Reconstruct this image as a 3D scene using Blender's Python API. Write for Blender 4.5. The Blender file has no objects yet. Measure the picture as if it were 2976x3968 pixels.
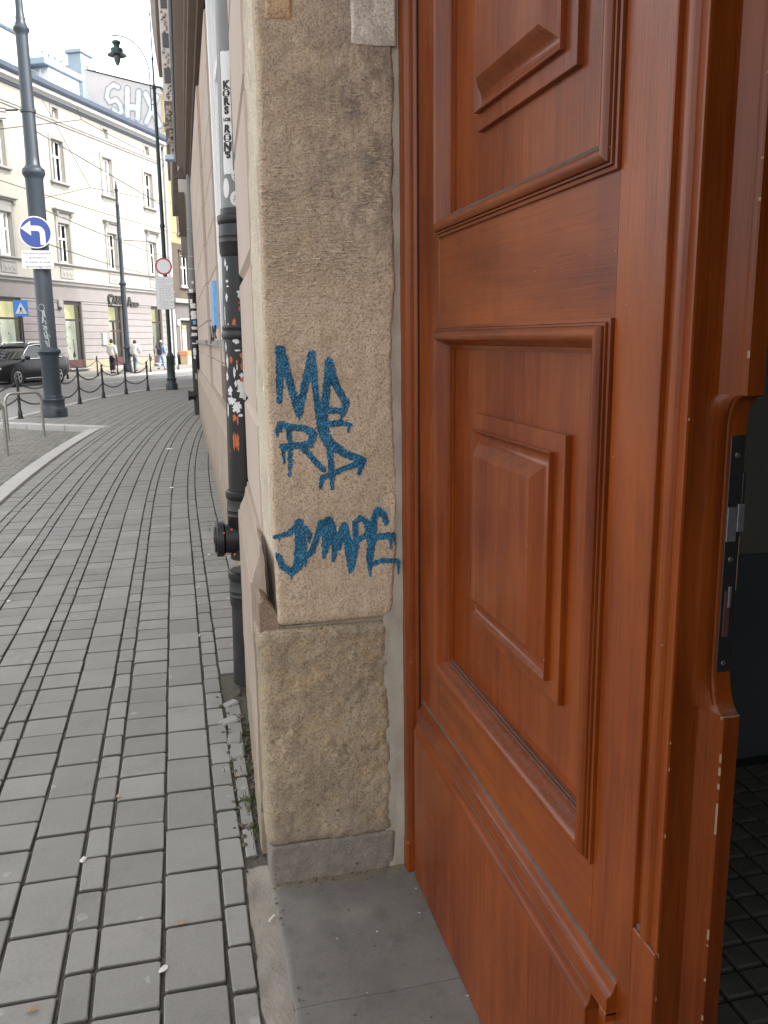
import bpy, math, random
import numpy as np
from mathutils import Matrix, Vector
R = random.Random(7)
NR = np.random.RandomState(3)
S = bpy.context.scene
COL = S.collection
rad = math.radians

# ------------------------------------------------------------------ camera, sky, sun, exposure
EYE = Vector((0, 0, 1.6)); FOC = 3359.0
PITCH, YAW, ROLL = rad(11.383), rad(13.253), rad(-0.690)
fwd = Vector((math.sin(YAW)*math.cos(PITCH), math.cos(YAW)*math.cos(PITCH), -math.sin(PITCH)))
rt0 = Vector((math.cos(YAW), -math.sin(YAW), 0)); up0 = rt0.cross(fwd)
RT = rt0*math.cos(ROLL)+up0*math.sin(ROLL); UP = up0*math.cos(ROLL)-rt0*math.sin(ROLL)
cam = bpy.data.cameras.new('camera'); camo = bpy.data.objects.new('camera', cam); COL.objects.link(camo)
mw = Matrix.Identity(4)
for i in range(3):
    mw[i][0], mw[i][1], mw[i][2], mw[i][3] = RT[i], UP[i], -fwd[i], EYE[i]
camo.matrix_world = mw
cam.sensor_fit = 'VERTICAL'; cam.sensor_height = 36; cam.sensor_width = 27
cam.lens = FOC/3968*36; cam.clip_start = .05; cam.clip_end = 800
S.camera = camo
def view(p):                       # where a point falls in the picture (used only to rank pieces by size)
    d = Vector(p)-EYE; z = d.dot(fwd)
    if z < .1: return None
    return (1488+FOC*d.dot(RT)/z, 1984-FOC*d.dot(UP)/z, z)

w = bpy.data.worlds.new('World'); S.world = w; w.use_nodes = True
nt = w.node_tree; nt.nodes.clear()
sky = nt.nodes.new('ShaderNodeTexSky'); sky.sky_type = 'NISHITA'; sky.sun_disc = False
SUN_EL, SUN_ROT = rad(42), rad(128)
sky.sun_elevation = SUN_EL; sky.sun_rotation = SUN_ROT
sky.air_density = 1.0; sky.dust_density = 3.0; sky.ozone_density = 1.0
hs = nt.nodes.new('ShaderNodeHueSaturation'); hs.inputs['Saturation'].default_value = .10
bg = nt.nodes.new('ShaderNodeBackground'); bg.inputs['Strength'].default_value = .15
wo = nt.nodes.new('ShaderNodeOutputWorld')
nt.links.new(sky.outputs[0], hs.inputs['Color']); nt.links.new(hs.outputs[0], bg.inputs['Color']); nt.links.new(bg.outputs[0], wo.inputs['Surface'])
sl = bpy.data.lights.new('sun', 'SUN'); sl.energy = .9; sl.angle = rad(24); sl.color = (1, .97, .93)
so = bpy.data.objects.new('sun', sl); COL.objects.link(so)
# direction towards the sun: rotation measured clockwise from +Y
sd = Vector((math.sin(SUN_ROT)*math.cos(SUN_EL), math.cos(SUN_ROT)*math.cos(SUN_EL), math.sin(SUN_EL)))
so.rotation_euler = sd.to_track_quat('Z', 'Y').to_euler()
S.view_settings.view_transform = 'Standard'; S.view_settings.look = 'None'
S.view_settings.exposure = 1.9; S.view_settings.gamma = 1; S.view_settings.use_curve_mapping = False
S.render.resolution_x = 768; S.render.resolution_y = 1024
S.cycles.max_bounces = 8; S.cycles.transparent_max_bounces = 12

# ------------------------------------------------------------------ node material helpers
class NT:
    def __init__(s, name):
        s.m = bpy.data.materials.new(name); s.m.use_nodes = True; s.t = s.m.node_tree
        s.t.nodes.clear(); s.out = s.n('ShaderNodeOutputMaterial'); s.b = s.n('ShaderNodeBsdfPrincipled')
        s.l(s.b.outputs[0], s.out.inputs[0]); s.geo = s.n('ShaderNodeNewGeometry'); s.tc = s.n('ShaderNodeTexCoord')
    def n(s, t, **k):
        x = s.t.nodes.new(t)
        for a, v in k.items(): setattr(x, a, v)
        return x
    def l(s, a, b): s.t.links.new(a, b)
    def pos(s, sc=(1, 1, 1), rot=(0, 0, 0), obj=False):
        mp = s.n('ShaderNodeMapping'); mp.inputs['Scale'].default_value = sc; mp.inputs['Rotation'].default_value = rot
        s.l(s.tc.outputs['Object'] if obj else s.geo.outputs['Position'], mp.inputs[0]); return mp.outputs[0]
    def noise(s, vec, scale=5, detail=4, rough=.55, dist=0):
        x = s.n('ShaderNodeTexNoise'); x.inputs['Scale'].default_value = scale; x.inputs['Detail'].default_value = detail
        x.inputs['Roughness'].default_value = rough; x.inputs['Distortion'].default_value = dist; s.l(vec, x.inputs['Vector']); return x.outputs[0]
    def voro(s, vec, scale=50, feat='F1'):
        x = s.n('ShaderNodeTexVoronoi'); x.feature = feat; x.inputs['Scale'].default_value = scale; s.l(vec, x.inputs['Vector']); return x.outputs['Distance']
    def ramp(s, f, stops):
        r = s.n('ShaderNodeValToRGB'); e = r.color_ramp.elements
        while len(e) < len(stops): e.new(.5)
        for q, (p, c) in zip(e, stops):
            q.position = p; q.color = (c, c, c, 1) if isinstance(c, (int, float)) else (*c, 1)
        s.l(f, r.inputs[0]); return r.outputs[0]
    def mix(s, f, a, b, mode='MIX'):
        x = s.n('ShaderNodeMix', data_type='RGBA', blend_type=mode)
        for v, i in ((f, 0), (a, 6), (b, 7)):
            if isinstance(v, (int, float)): x.inputs[i].default_value = v if i == 0 else (v, v, v, 1)
            elif isinstance(v, tuple): x.inputs[i].default_value = (*v, 1)
            else: s.l(v, x.inputs[i])
        return x.outputs[2]
    def math(s, op, a, b=0., clamp=False):
        x = s.n('ShaderNodeMath', operation=op, use_clamp=clamp)
        for v, i in ((a, 0), (b, 1)):
            if isinstance(v, (int, float)): x.inputs[i].default_value = v
            else: s.l(v, x.inputs[i])
        return x.outputs[0]
    def sep(s, v):
        x = s.n('ShaderNodeSeparateXYZ'); s.l(v, x.inputs[0]); return x.outputs
    def rnd(s):
        x = s.n('ShaderNodeObjectInfo'); return x.outputs['Random']
    def col(s, v):
        if isinstance(v, tuple): s.b.inputs['Base Color'].default_value = (*v, 1)
        else: s.l(v, s.b.inputs['Base Color'])
    def rough(s, v):
        if isinstance(v, (int, float)): s.b.inputs['Roughness'].default_value = v
        else: s.l(v, s.b.inputs['Roughness'])
    def bump(s, h, strength=.3, dist=.002, prev=None):
        x = s.n('ShaderNodeBump'); x.inputs['Strength'].default_value = strength; x.inputs['Distance'].default_value = dist
        s.l(h, x.inputs['Height'])
        if prev is not None: s.l(prev, x.inputs['Normal'])
        s.l(x.outputs[0], s.b.inputs['Normal']); return x.outputs[0]
def plain(name, c, rough=.6, var=.12, scale=3., bump=.0, bscale=200., metal=0., bd=.002, rv=.0, fine=.06, coat=0.):
    m = NT(name); p = m.pos()
    a = m.noise(p, scale, 5, .6); f = m.noise(p, scale*23, 3, .6)
    lo = tuple(x*(1-var) for x in c); hi = tuple(min(1, x*(1+var)) for x in c)
    k = m.mix(m.ramp(a, [(.3, 0), (.7, 1)]), lo, hi)
    k = m.mix(fine*2, k, m.mix(f, tuple(x*.5 for x in c), tuple(min(1, x*1.5) for x in c)))
    if rv: k = m.mix(1., k, m.mix(m.rnd(), 1-rv, 1+rv), 'MULTIPLY')
    m.col(k); m.rough(rough); m.b.inputs['Metallic'].default_value = metal
    if coat: m.b.inputs['Coat Weight'].default_value = coat; m.b.inputs['Coat Roughness'].default_value = .08
    if bump: m.bump(m.noise(p, bscale, 4, .6), bump, bd)
    return m.m
def emit(name, c, s, base=(.5, .5, .5)):
    m = NT(name); p = m.pos()
    m.col(base); m.rough(.6); m.b.inputs['Emission Color'].default_value = (*c, 1)
    m.l(m.math('MULTIPLY', m.ramp(m.noise(p, 1.1, 3), [(.3, .55), (.7, 1.1)]), s), m.b.inputs['Emission Strength']); return m.m
def glass(name, tint=(.8, .85, .85), dark=.55):
    m = NT(name); t = m.t; t.nodes.remove(m.b)
    tr = m.n('ShaderNodeBsdfTransparent'); tr.inputs[0].default_value = (tint[0]*dark, tint[1]*dark, tint[2]*dark, 1)
    gl = m.n('ShaderNodeBsdfGlossy'); gl.inputs['Roughness'].default_value = .02; gl.inputs[0].default_value = (.95, .95, .95, 1)
    fr = m.n('ShaderNodeFresnel'); fr.inputs[0].default_value = 1.5
    mx = m.n('ShaderNodeMixShader'); m.l(fr.outputs[0], mx.inputs[0]); m.l(tr.outputs[0], mx.inputs[1]); m.l(gl.outputs[0], mx.inputs[2]); m.l(mx.outputs[0], m.out.inputs[0])
    return m.m

# ------------------------------------------------------------------ mesh builder
class MB:
    def __init__(s): s.v = []; s.f = []
    def quad(s, *p):
        i = len(s.v); s.v += [tuple(q) for q in p]; s.f.append(tuple(range(i, i+len(p)))); return s
    def box(s, x0, y0, z0, x1, y1, z1, b=0.):
        if x0 > x1: x0, x1 = x1, x0
        if y0 > y1: y0, y1 = y1, y0
        if z0 > z1: z0, z1 = z1, z0
        i = len(s.v)
        if not b:
            s.v += [(x0, y0, z0), (x1, y0, z0), (x1, y1, z0), (x0, y1, z0), (x0, y0, z1), (x1, y0, z1), (x1, y1, z1), (x0, y1, z1)]
            s.f += [tuple(i+k for k in q) for q in ((0, 3, 2, 1), (4, 5, 6, 7), (0, 1, 5, 4), (1, 2, 6, 5), (2, 3, 7, 6), (3, 0, 4, 7))]
            return s
        b = min(b, (x1-x0)*.45, (y1-y0)*.45, (z1-z0)*.45)
        def ring(z, e):
            return [(x0+e+b-e if 0 else x0+e, y0+b, z), (x0+b, y0+e, z), (x1-b, y0+e, z), (x1-e, y0+b, z), (x1-e, y1-b, z), (x1-b, y1-e, z), (x0+b, y1-e, z), (x0+e, y1-b, z)]
        def rect(z): return [(x0+b, y0+b, z), (x0+b, y0+b, z), (x1-b, y0+b, z), (x1-b, y0+b, z), (x1-b, y1-b, z), (x1-b, y1-b, z), (x0+b, y1-b, z), (x0+b, y1-b, z)]
        rs = [ring(z0+b, 0), ring(z1-b, 0)]
        for r in rs: s.v += r
        for k in range(8): s.f.append((i+k, i+(k+1) % 8, i+8+(k+1) % 8, i+8+k))
        j = len(s.v); s.v += [(x0+b, y0+b, z1), (x1-b, y0+b, z1), (x1-b, y1-b, z1), (x0+b, y1-b, z1), (x0+b, y0+b, z0), (x1-b, y0+b, z0), (x1-b, y1-b, z0), (x0+b, y1-b, z0)]
        s.f.append((j, j+1, j+2, j+3)); s.f.append((j+7, j+6, j+5, j+4))
        for c in range(4):
            a0 = i+8+(2*c); a1 = i+8+(2*c+1); nx = i+8+(2*c+2) % 8
            s.f.append((a0, a1, j+c)); s.f.append((a1, nx, j+(c+1) % 4, j+c))
            a0 = i+2*c; a1 = i+2*c+1; nx = i+(2*c+2) % 8
            s.f.append((a1, a0, j+4+c)); s.f.append((nx, a1, j+4+c, j+4+(c+1) % 4))
        return s
    def prism(s, poly, f0, f1):            # poly: list of 2-D points, f0/f1: functions to 3-D
        n = len(poly); i = len(s.v); s.v += [tuple(f0(*p)) for p in poly]+[tuple(f1(*p)) for p in poly]
        s.f.append(tuple(i+k for k in reversed(range(n)))); s.f.append(tuple(i+n+k for k in range(n)))
        for k in range(n): s.f.append((i+k, i+(k+1) % n, i+n+(k+1) % n, i+n+k))
        return s
    def lathe(s, prof, c=(0, 0, 0), n=20, ax='z', cap=True):
        i = len(s.v)
        for r, h in prof:
            for k in range(n):
                a = 2*math.pi*k/n; u, v = r*math.cos(a), r*math.sin(a)
                s.v.append((c[0]+u, c[1]+v, c[2]+h) if ax == 'z' else ((c[0]+h, c[1]+u, c[2]+v) if ax == 'x' else (c[0]+v, c[1]+h, c[2]+u)))
        for j in range(len(prof)-1):
            for k in range(n): s.f.append((i+j*n+k, i+j*n+(k+1) % n, i+(j+1)*n+(k+1) % n, i+(j+1)*n+k))
        if cap:
            s.f.append(tuple(i+k for k in reversed(range(n)))); m = i+(len(prof)-1)*n; s.f.append(tuple(m+k for k in range(n)))
        return s
    def tube(s, path, r, n=8, cap=True):
        P = [Vector(p) for p in path]; i = len(s.v); t0 = None; u = None
        for k, p in enumerate(P):
            t = (P[min(k+1, len(P)-1)]-P[max(k-1, 0)]).normalized()
            if u is None: u = t.orthogonal().normalized()
            else: u = (u-t*u.dot(t)).normalized()
            v = t.cross(u); rr = r[k] if isinstance(r, (list, tuple)) else r
            for q in range(n):
                a = 2*math.pi*q/n; s.v.append(tuple(p+u*(rr*math.cos(a))+v*(rr*math.sin(a))))
        for k in range(len(P)-1):
            for q in range(n): s.f.append((i+k*n+q, i+k*n+(q+1) % n, i+(k+1)*n+(q+1) % n, i+(k+1)*n+q))
        if cap:
            s.f.append(tuple(i+q for q in reversed(range(n)))); m = i+(len(P)-1)*n; s.f.append(tuple(m+q for q in range(n)))
        return s
    def grid(s, pts):                      # pts[row][col]
        i = len(s.v); nr, nc = len(pts), len(pts[0])
        for r in pts: s.v += [tuple(p) for p in r]
        for a in range(nr-1):
            for b in range(nc-1): s.f.append((i+a*nc+b, i+a*nc+b+1, i+(a+1)*nc+b+1, i+(a+1)*nc+b))
        return s
    def loops(s, L, close=True, capf=False, capl=False):
        i = len(s.v); n = len(L[0])
        for l in L: s.v += [tuple(p) for p in l]
        for a in range(len(L)-1):
            for k in range(n if close else n-1): s.f.append((i+a*n+k, i+a*n+(k+1) % n, i+(a+1)*n+(k+1) % n, i+(a+1)*n+k))
        if capf: s.f.append(tuple(i+k for k in reversed(range(n))))
        if capl: s.f.append(tuple(i+(len(L)-1)*n+k for k in range(n)))
        return s
    def ell(s, c, r, n=10, m=6):
        pr = [(max(1e-4, math.sin(math.pi*k/m)), -math.cos(math.pi*k/m)) for k in range(m+1)]
        i = len(s.v); s.lathe(pr, n=n); 
        for k in range(i, len(s.v)): x, y, z = s.v[k]; s.v[k] = (c[0]+x*r[0], c[1]+y*r[1], c[2]+z*r[2])
        return s
    def mesh(s, name, mat, smooth=35, M=None):
        me = bpy.data.meshes.new(name)
        v = s.v if M is None else [tuple(M @ Vector(p)) for p in s.v]
        me.from_pydata(v, [], s.f); me.materials.append(mat)
        me.validate(); 
        import bmesh
        bm = bmesh.new(); bm.from_mesh(me); bmesh.ops.recalc_face_normals(bm, faces=bm.faces); bm.to_mesh(me); bm.free()
        if smooth:
            me.polygons.foreach_set('use_smooth', [True]*len(me.polygons)); me.set_sharp_from_angle(angle=rad(smooth))
        return me
RM = {}
def thing(name, label, cat, loc=(0, 0, 0), rz=0., group=None, kind=None):
    o = bpy.data.objects.new(name, None); COL.objects.link(o); o.location = loc; o.rotation_euler = (0, 0, rz); o.empty_display_size = .1
    if label: o['label'] = label
    if cat: o['category'] = cat
    if group: o['group'] = group
    if kind: o['kind'] = kind
    RM[o.name] = Matrix.Translation(loc) @ Matrix.Rotation(rz, 4, 'Z'); return o
def part(name, mb, mat, parent, label=None, local=False, kind=None, smooth=35, loc=None):
    M = RM[parent.name]
    me = mb.mesh(name, mat, smooth, None if local else M.inverted()) if isinstance(mb, MB) else mb
    o = bpy.data.objects.new(name, me); COL.objects.link(o); o.parent = parent
    if loc is not None: o.location = loc
    RM[o.name] = M
    if label: o['label'] = label
    if kind: o['kind'] = kind
    return o
def single(name, mb, mat, label=None, cat=None, loc=(0, 0, 0), kind=None, group=None, smooth=35, local=False):
    me = mb.mesh(name, mat, smooth, None if local else Matrix.Translation(loc).inverted()); o = bpy.data.objects.new(name, me); COL.objects.link(o); o.location = loc
    RM[o.name] = Matrix.Translation(loc)
    for k, v in (('label', label), ('category', cat), ('kind', kind), ('group', group)):
        if v: o[k] = v
    return o
def tree_copy(o, loc, rz=None, label=None, parent=None):
    c = o.copy(); COL.objects.link(c)
    if parent is None:
        c.location = loc
        if rz is not None: c.rotation_euler = (0, 0, rz)
        if label: c['label'] = label
    else: c.parent = parent
    for ch in list(o.children): tree_copy(ch, None, parent=c)
    return c
def text_mb(txt, size, align='CENTER', font_scale_x=1., bold=0., sp=1.):
    cu = bpy.data.curves.new('txt', 'FONT'); cu.body = txt; cu.size = size; cu.align_x = align; cu.offset = bold; cu.space_character = sp; cu.resolution_u = 3
    o = bpy.data.objects.new('txt', cu); COL.objects.link(o)
    dg = bpy.context.evaluated_depsgraph_get(); me = bpy.data.meshes.new_from_object(o.evaluated_get(dg))
    mb = MB(); mb.v = [(v.co.x*font_scale_x, v.co.y, 0) for v in me.vertices]; mb.f = [tuple(p.vertices) for p in me.polygons]
    bpy.data.objects.remove(o); bpy.data.curves.remove(cu); bpy.data.meshes.remove(me); return mb
def xf(mb, f): mb.v = [tuple(f(*p)) for p in mb.v]; return mb
def join(*ms):
    o = MB()
    for m in ms:
        i = len(o.v); o.v += m.v; o.f += [tuple(k+i for k in q) for q in m.f]
    return o
# numpy value noise
_T = NR.rand(256, 256)
def vn(x, y):
    x = np.asarray(x, float); y = np.asarray(y, float); xi = np.floor(x).astype(int); yi = np.floor(y).astype(int); fx = x-xi; fy = y-yi
    fx = fx*fx*(3-2*fx); fy = fy*fy*(3-2*fy); a = _T[xi & 255, yi & 255]; b = _T[(xi+1) & 255, yi & 255]; c = _T[xi & 255, (yi+1) & 255]; d = _T[(xi+1) & 255, (yi+1) & 255]
    return (a*(1-fx)+b*fx)*(1-fy)+(c*(1-fx)+d*fx)*fy-.5
def fbm(x, y, o=4, g=.5):
    r = 0; a = 1
    for k in range(o): r = r+a*vn(x*2**k+17*k, y*2**k+5*k); a *= g
    return r
def segmask(X, Z, strokes):                # signed distance to thick strokes (negative inside)
    d = np.full(X.shape, 1e9)
    for pts, wd in strokes:
        for k in range(len(pts)-1):
            (ax, az), (bx, bz) = pts[k], pts[k+1]; vx, vz = bx-ax, bz-az; L = vx*vx+vz*vz+1e-12
            t = np.clip(((X-ax)*vx+(Z-az)*vz)/L, 0, 1)
            w0 = wd[k] if isinstance(wd, (list, tuple)) else wd; w1 = wd[k+1] if isinstance(wd, (list, tuple)) else wd
            d = np.minimum(d, np.hypot(X-ax-t*vx, Z-az-t*vz)-(w0+(w1-w0)*t)/2)
    return d
# ------------------------------------------------------------------ materials
def wood(name, vert=True, dark=1., coat=.62, rv=.07):
    m = NT(name); along = (46, 46, 1.6) if vert else (46, 1.6, 46); fine = (330, 330, 9) if vert else (330, 9, 330)
    off = m.n('ShaderNodeCombineXYZ'); r = m.rnd(); m.l(m.math('MULTIPLY', r, 7.3), off.inputs[0]); m.l(m.math('MULTIPLY', r, 3.1), off.inputs[1])
    ad = m.n('ShaderNodeVectorMath', operation='ADD'); m.l(m.geo.outputs['Position'], ad.inputs[0]); m.l(off.outputs[0], ad.inputs[1])
    def mp(sc):
        q = m.n('ShaderNodeMapping'); q.inputs['Scale'].default_value = sc; m.l(ad.outputs[0], q.inputs[0]); return q.outputs[0]
    g = m.noise(mp(along), 1., 5, .62, 1.2); f = m.noise(mp(fine), 1., 3, .6); b = m.noise(mp((2.2, 2.2, 1.3) if vert else (2.2, 1.0, 2.2)), 1., 3, .6)
    c1, c2, c3 = [tuple(x*dark for x in c) for c in ((.060, .0078, .0013), (.150, .0240, .0029), (.285, .065, .0082))]
    k = m.mix(m.ramp(g, [(.28, 0), (.5, .5), (.74, 1)]), c1, c3)
    k = m.mix(.5, k, c2)
    k = m.mix(m.ramp(b, [(.36, 0), (.68, .75)]), k, c3); b2 = m.noise(mp((4.5, 4.5, .9) if vert else (4.5, .9, 4.5)), 1., 4, .65, .5); k = m.mix(m.ramp(b2, [(.30, .55), (.5, 0)]), k, c1)
    k = m.mix(m.math('MULTIPLY', m.ramp(f, [(.3, 1), (.44, 0)]), .30), k, tuple(x*.5 for x in c1))
    k = m.mix(1., k, m.mix(r, 1-rv, 1+rv), 'MULTIPLY')
    # tiny pale paint chips and dust specks
    sp = m.voro(m.pos((1, 1, .55)), 60); sn = m.noise(m.pos(), 9, 2)
    k = m.mix(m.math('MULTIPLY', m.math('LESS_THAN', sp, .045), m.math('GREATER_THAN', sn, .58)), k, (.55, .42, .33))
    nz = m.sep(m.geo.outputs['Normal'])[2]; dn = m.noise(m.pos(), 95, 5, .75)
    k = m.mix(m.math('MULTIPLY', m.math('MULTIPLY', m.ramp(nz, [(.45, 0), (.8, 1)]), m.ramp(dn, [(.36, 0), (.66, 1)])), .62), k, (.135, .10, .085))   # dust settled on ledges
    k = m.mix(m.math('MULTIPLY', m.ramp(m.noise(m.pos((3, 3, .8)), 1.7, 4, .6), [(.5, 0), (.75, 1)]), .45), k, c1)
    m.col(k); m.rough(m.ramp(m.noise(m.pos(), 14, 4), [(.3, .42), (.75, .6)]))
    m.b.inputs['Coat Weight'].default_value = coat; m.b.inputs['Coat Roughness'].default_value = .24; m.b.inputs['Coat IOR'].default_value = 1.5
    m.b.inputs['Specular IOR Level'].default_value = .04
    n0 = m.bump(f, .22, .0010); n1 = m.bump(f, .5, .0012); n2 = m.bump(g, .18, .0018, n1); m.l(n0, m.b.inputs['Coat Normal'])
    return m.m
WV, WH = wood('wood_vertical'), wood('wood_horizontal', False)
WE = wood('wood_edge', True, .8, .5); WF = wood('wood_frame', True, .95, .6)
WCHIP = plain('raw_wood_chip', (.26, .175, .10), .8, .3, 30)
DUST = plain('grey_dust', (.085, .066, .055), .95, .75, 34, fine=.35)

def stone(name, c1, c2, c3, grime=None, grain=1., peb=.5, tool=False):
    m = NT(name); p = m.pos()
    a = m.noise(p, 5, 6, .62); b = m.noise(p, 17, 6, .65); f = m.noise(p, 160, 3, .65); v = m.voro(p, 330*grain)
    k = m.mix(m.ramp(a, [(.32, 0), (.66, 1)]), c1, c2); k = m.mix(m.ramp(b, [(.5, 0), (.74, .8)]), k, c3)
    h = m.noise(p, 95, 3, .6); v2 = m.voro(p, 150*grain)
    k = m.mix(m.math('MULTIPLY', m.ramp(f, [(.36, 1), (.5, 0)]), .7), k, tuple(x*.42 for x in c1))
    k = m.mix(m.math('MULTIPLY', m.ramp(h, [(.34, 1), (.48, 0)]), .3), k, tuple(x*.45 for x in c1))
    k = m.mix(m.math('MULTIPLY', m.ramp(v, [(.12, 1), (.34, 0)]), .5), k, tuple(min(1, x*1.7) for x in c2))
    k = m.mix(m.math('MULTIPLY', m.ramp(v2, [(.08, 1), (.2, 0)]), .5), k, tuple(min(1, x*1.8) for x in c2))
    if not tool:
        q = m.noise(p, 9, 7, .72, .6); k = m.mix(m.math('MULTIPLY', m.ramp(q, [(.55, 0), (.62, 1)]), .4), k, tuple(x*.5 for x in c1)); zz = m.sep(m.geo.outputs['Position'])[2]; sw = m.ramp(m.math('ADD', m.math('MULTIPLY', m.math('SUBTRACT', .33, zz), 2.4), m.math('MULTIPLY', m.math('SUBTRACT', m.noise(p, 10, 6, .7), .5), 2.6)), [(.25, 0), (.6, 1)]); k = m.mix(m.math('MULTIPLY', sw, .55), k, m.mix(m.noise(p, 34, 5, .7), (.12, .10, .08), (.34, .30, .25))); q2 = m.noise(m.pos((1.4, 1.4, 1)), 13, 6, .7, .8); k = m.mix(m.math('MULTIPLY', m.ramp(q2, [(.6, 0), (.68, 1)]), .5), k, tuple(min(1, x*1.5) for x in c2))
    if grime:                                  # old soot patch with a shape of its own
        z = m.sep(m.geo.outputs['Position']); z0, z1, z2, z3 = grime
        band = m.math('MULTIPLY', m.ramp(m.math('DIVIDE', m.math('SUBTRACT', z[2], z0), z1-z0), [(0, 0), (1, 1)]), m.ramp(m.math('DIVIDE', m.math('SUBTRACT', z3, z[2]), z3-z2), [(0, 0), (1, 1)]))
        px = m.ramp(m.math('DIVIDE', m.math('SUBTRACT', z[0], .3), .25), [(0, .35), (1, 1)])
        n = m.ramp(m.math('ADD', m.noise(p, 11, 6, .7), m.math('MULTIPLY', m.noise(m.pos((60, 60, 9)), 1, 3), .35)), [(.53, 0), (.78, 1)])
        k = m.mix(m.math('MULTIPLY', m.math('MULTIPLY', m.math('MULTIPLY', n, band), px), .62, True), k, (.075, .068, .075))
    m.col(k); m.rough(.93)
    n1 = m.bump(v2, .35, .003); n2 = m.bump(f, .5, .002, n1); n3 = m.bump(b, .3, .006, n2)
    if tool:                                   # short chisel strokes and pitting
        z = m.sep(m.geo.outputs['Position']); c = m.noise(m.pos((34, 34, 210), (0, rad(9), 0)), 1, 2, .5, .4); bm_ = m.math('MULTIPLY', m.ramp(m.math('DIVIDE', m.math('SUBTRACT', z[2], 1.55), .3), [(0, 0), (1, 1)]), m.ramp(m.math('DIVIDE', m.math('SUBTRACT', 2.3, z[2]), .25), [(0, 0), (1, 1)]))
        cm = m.math('MULTIPLY', m.math('MULTIPLY', m.ramp(c, [(.52, 0), (.62, 1)]), bm_), m.ramp(m.noise(p, 6, 3), [(.4, 0), (.6, 1)])); n3 = m.bump(cm, .8, .005, n3); k = m.mix(m.math('MULTIPLY', cm, .45), k, tuple(min(1, x*1.35) for x in c2)); m.col(k)
    else:
        pv = m.voro(p, 26); pt = m.math('MULTIPLY', m.math('LESS_THAN', m.math('ADD', pv, m.math('MULTIPLY', m.noise(p, 80, 3), .12)), .17), m.math('GREATER_THAN', m.noise(p, 8, 3), .55)); m.bump(pt, -.9, .006, n3); k = m.mix(m.math('MULTIPLY', pt, .8), k, (.05, .04, .03)); m.col(k)
    return m.m
ST_UP = stone('sandstone_upper', (0.493, 0.38, 0.265), (0.616, 0.486, 0.351), (0.493, 0.363, 0.216), (1.72, 1.95, 2.42, 2.62), 1., .6, True)
ST_LO = stone('sandstone_lower', (.285, .235, .17), (.43, .34, .225), (.44, .30, .12), None, .8, .4)
ST_BASE = stone('base_stone_grey', (0.173, 0.156, 0.133), (0.242, 0.218, 0.185), (0.312, 0.289, 0.255), None, .8, .4)
ST_OR = stone('patch_stone_orange', (0.529, 0.357, 0.21), (0.58, 0.406, 0.246), (0.493, 0.333, 0.185), None, .8, .4)
ST_WH = stone('patch_stone_white', (0.616, 0.554, 0.48), (0.678, 0.616, 0.529), (0.616, 0.518, 0.406), None, .8, .4)
ST_FLANK = stone('sandstone_flank', (0.552, 0.476, 0.366), (0.649, 0.566, 0.442), (0.552, 0.455, 0.304), None, 1., .4)
CEMENT = plain('cement_joint', (.40, .365, .30), .92, .2, 9, .5, 120, fine=.16)
def spray():
    m = NT('blue_spray_paint'); p = m.pos(); n = m.noise(p, 60, 4, .65); v = m.voro(p, 190); s = m.noise(m.pos((1, 1, .6)), 9, 3)
    k = m.mix(m.ramp(n, [(.32, 0), (.7, 1)]), (.016, .125, .26), (.036, .36, .60)); k = m.mix(m.ramp(s, [(.5, 0), (.72, .6)]), k, (.03, .31, .55))
    k = m.mix(m.math('MULTIPLY', m.ramp(v, [(.25, 0), (.5, 1)]), .75), k, (.004, .028, .075)); w2 = m.noise(p, 210, 3, .7); k = m.mix(m.math('MULTIPLY', m.ramp(w2, [(.56, 0), (.68, 1)]), .55), k, (.05, .42, .66)); k = m.mix(m.math('MULTIPLY', m.ramp(w2, [(.28, 1), (.36, 0)]), .6), k, (.30, .25, .19))
    m.col(k); m.rough(.38); n1 = m.bump(v, .6, .0022); m.bump(m.noise(p, 160, 3), .5, .0022, n1); return m.m
SPRAY = spray()
def pinkwall(name, c, rv=.05):
    m = NT(name); p = m.pos(); a = m.noise(p, 1.4, 5); b = m.noise(m.pos((26, 26, 1.3)), 1, 3); f = m.noise(p, 240, 3)
    k = m.mix(m.ramp(a, [(.3, 0), (.7, 1)]), tuple(x*.92 for x in c), tuple(min(1, x*1.05) for x in c))
    k = m.mix(m.math('MULTIPLY', m.ramp(b, [(.55, 0), (.75, 1)]), .2), k, tuple(x*.72 for x in c))
    k = m.mix(1., k, m.mix(m.rnd(), 1-rv, 1+rv), 'MULTIPLY')
    m.col(k); m.rough(.9); m.bump(f, .25, .0015); return m.m
PINK = pinkwall('pink_render', (.50, .405, .335)); PINKD = pinkwall('brown_cornice', (.17, .125, .10))
def plinthm():
    m = NT('plinth_render'); p = m.pos(); z = m.sep(m.geo.outputs['Position'])
    a = m.noise(p, 2, 5); n = m.noise(p, 13, 6, .7); f = m.noise(p, 180, 4, .65); s = m.noise(m.pos((14, 14, 2)), 1, 4, .6)
    k = m.mix(m.ramp(a, [(.3, 0), (.7, 1)]), (0.345, 0.27, 0.213), (0.408, 0.328, 0.259))
    e = m.ramp(m.math('ADD', m.math('MULTIPLY', m.math('SUBTRACT', .42, z[2]), 2.0), m.math('MULTIPLY', m.math('SUBTRACT', m.math('ADD', m.math('MULTIPLY', n, .5), m.math('MULTIPLY', s, .5)), .5), 4.5)), [(.3, 0), (.55, 1)])
    k = m.mix(m.math('MULTIPLY', e, .85), k, m.mix(n, (.17, .13, .085), (.35, .28, .18)))
    m.col(k); m.rough(.92); n1 = m.bump(f, .4, .002); m.bump(m.math('MULTIPLY', e, n), .8, .008, n1); return m.m
PLINTH = plinthm()
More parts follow.
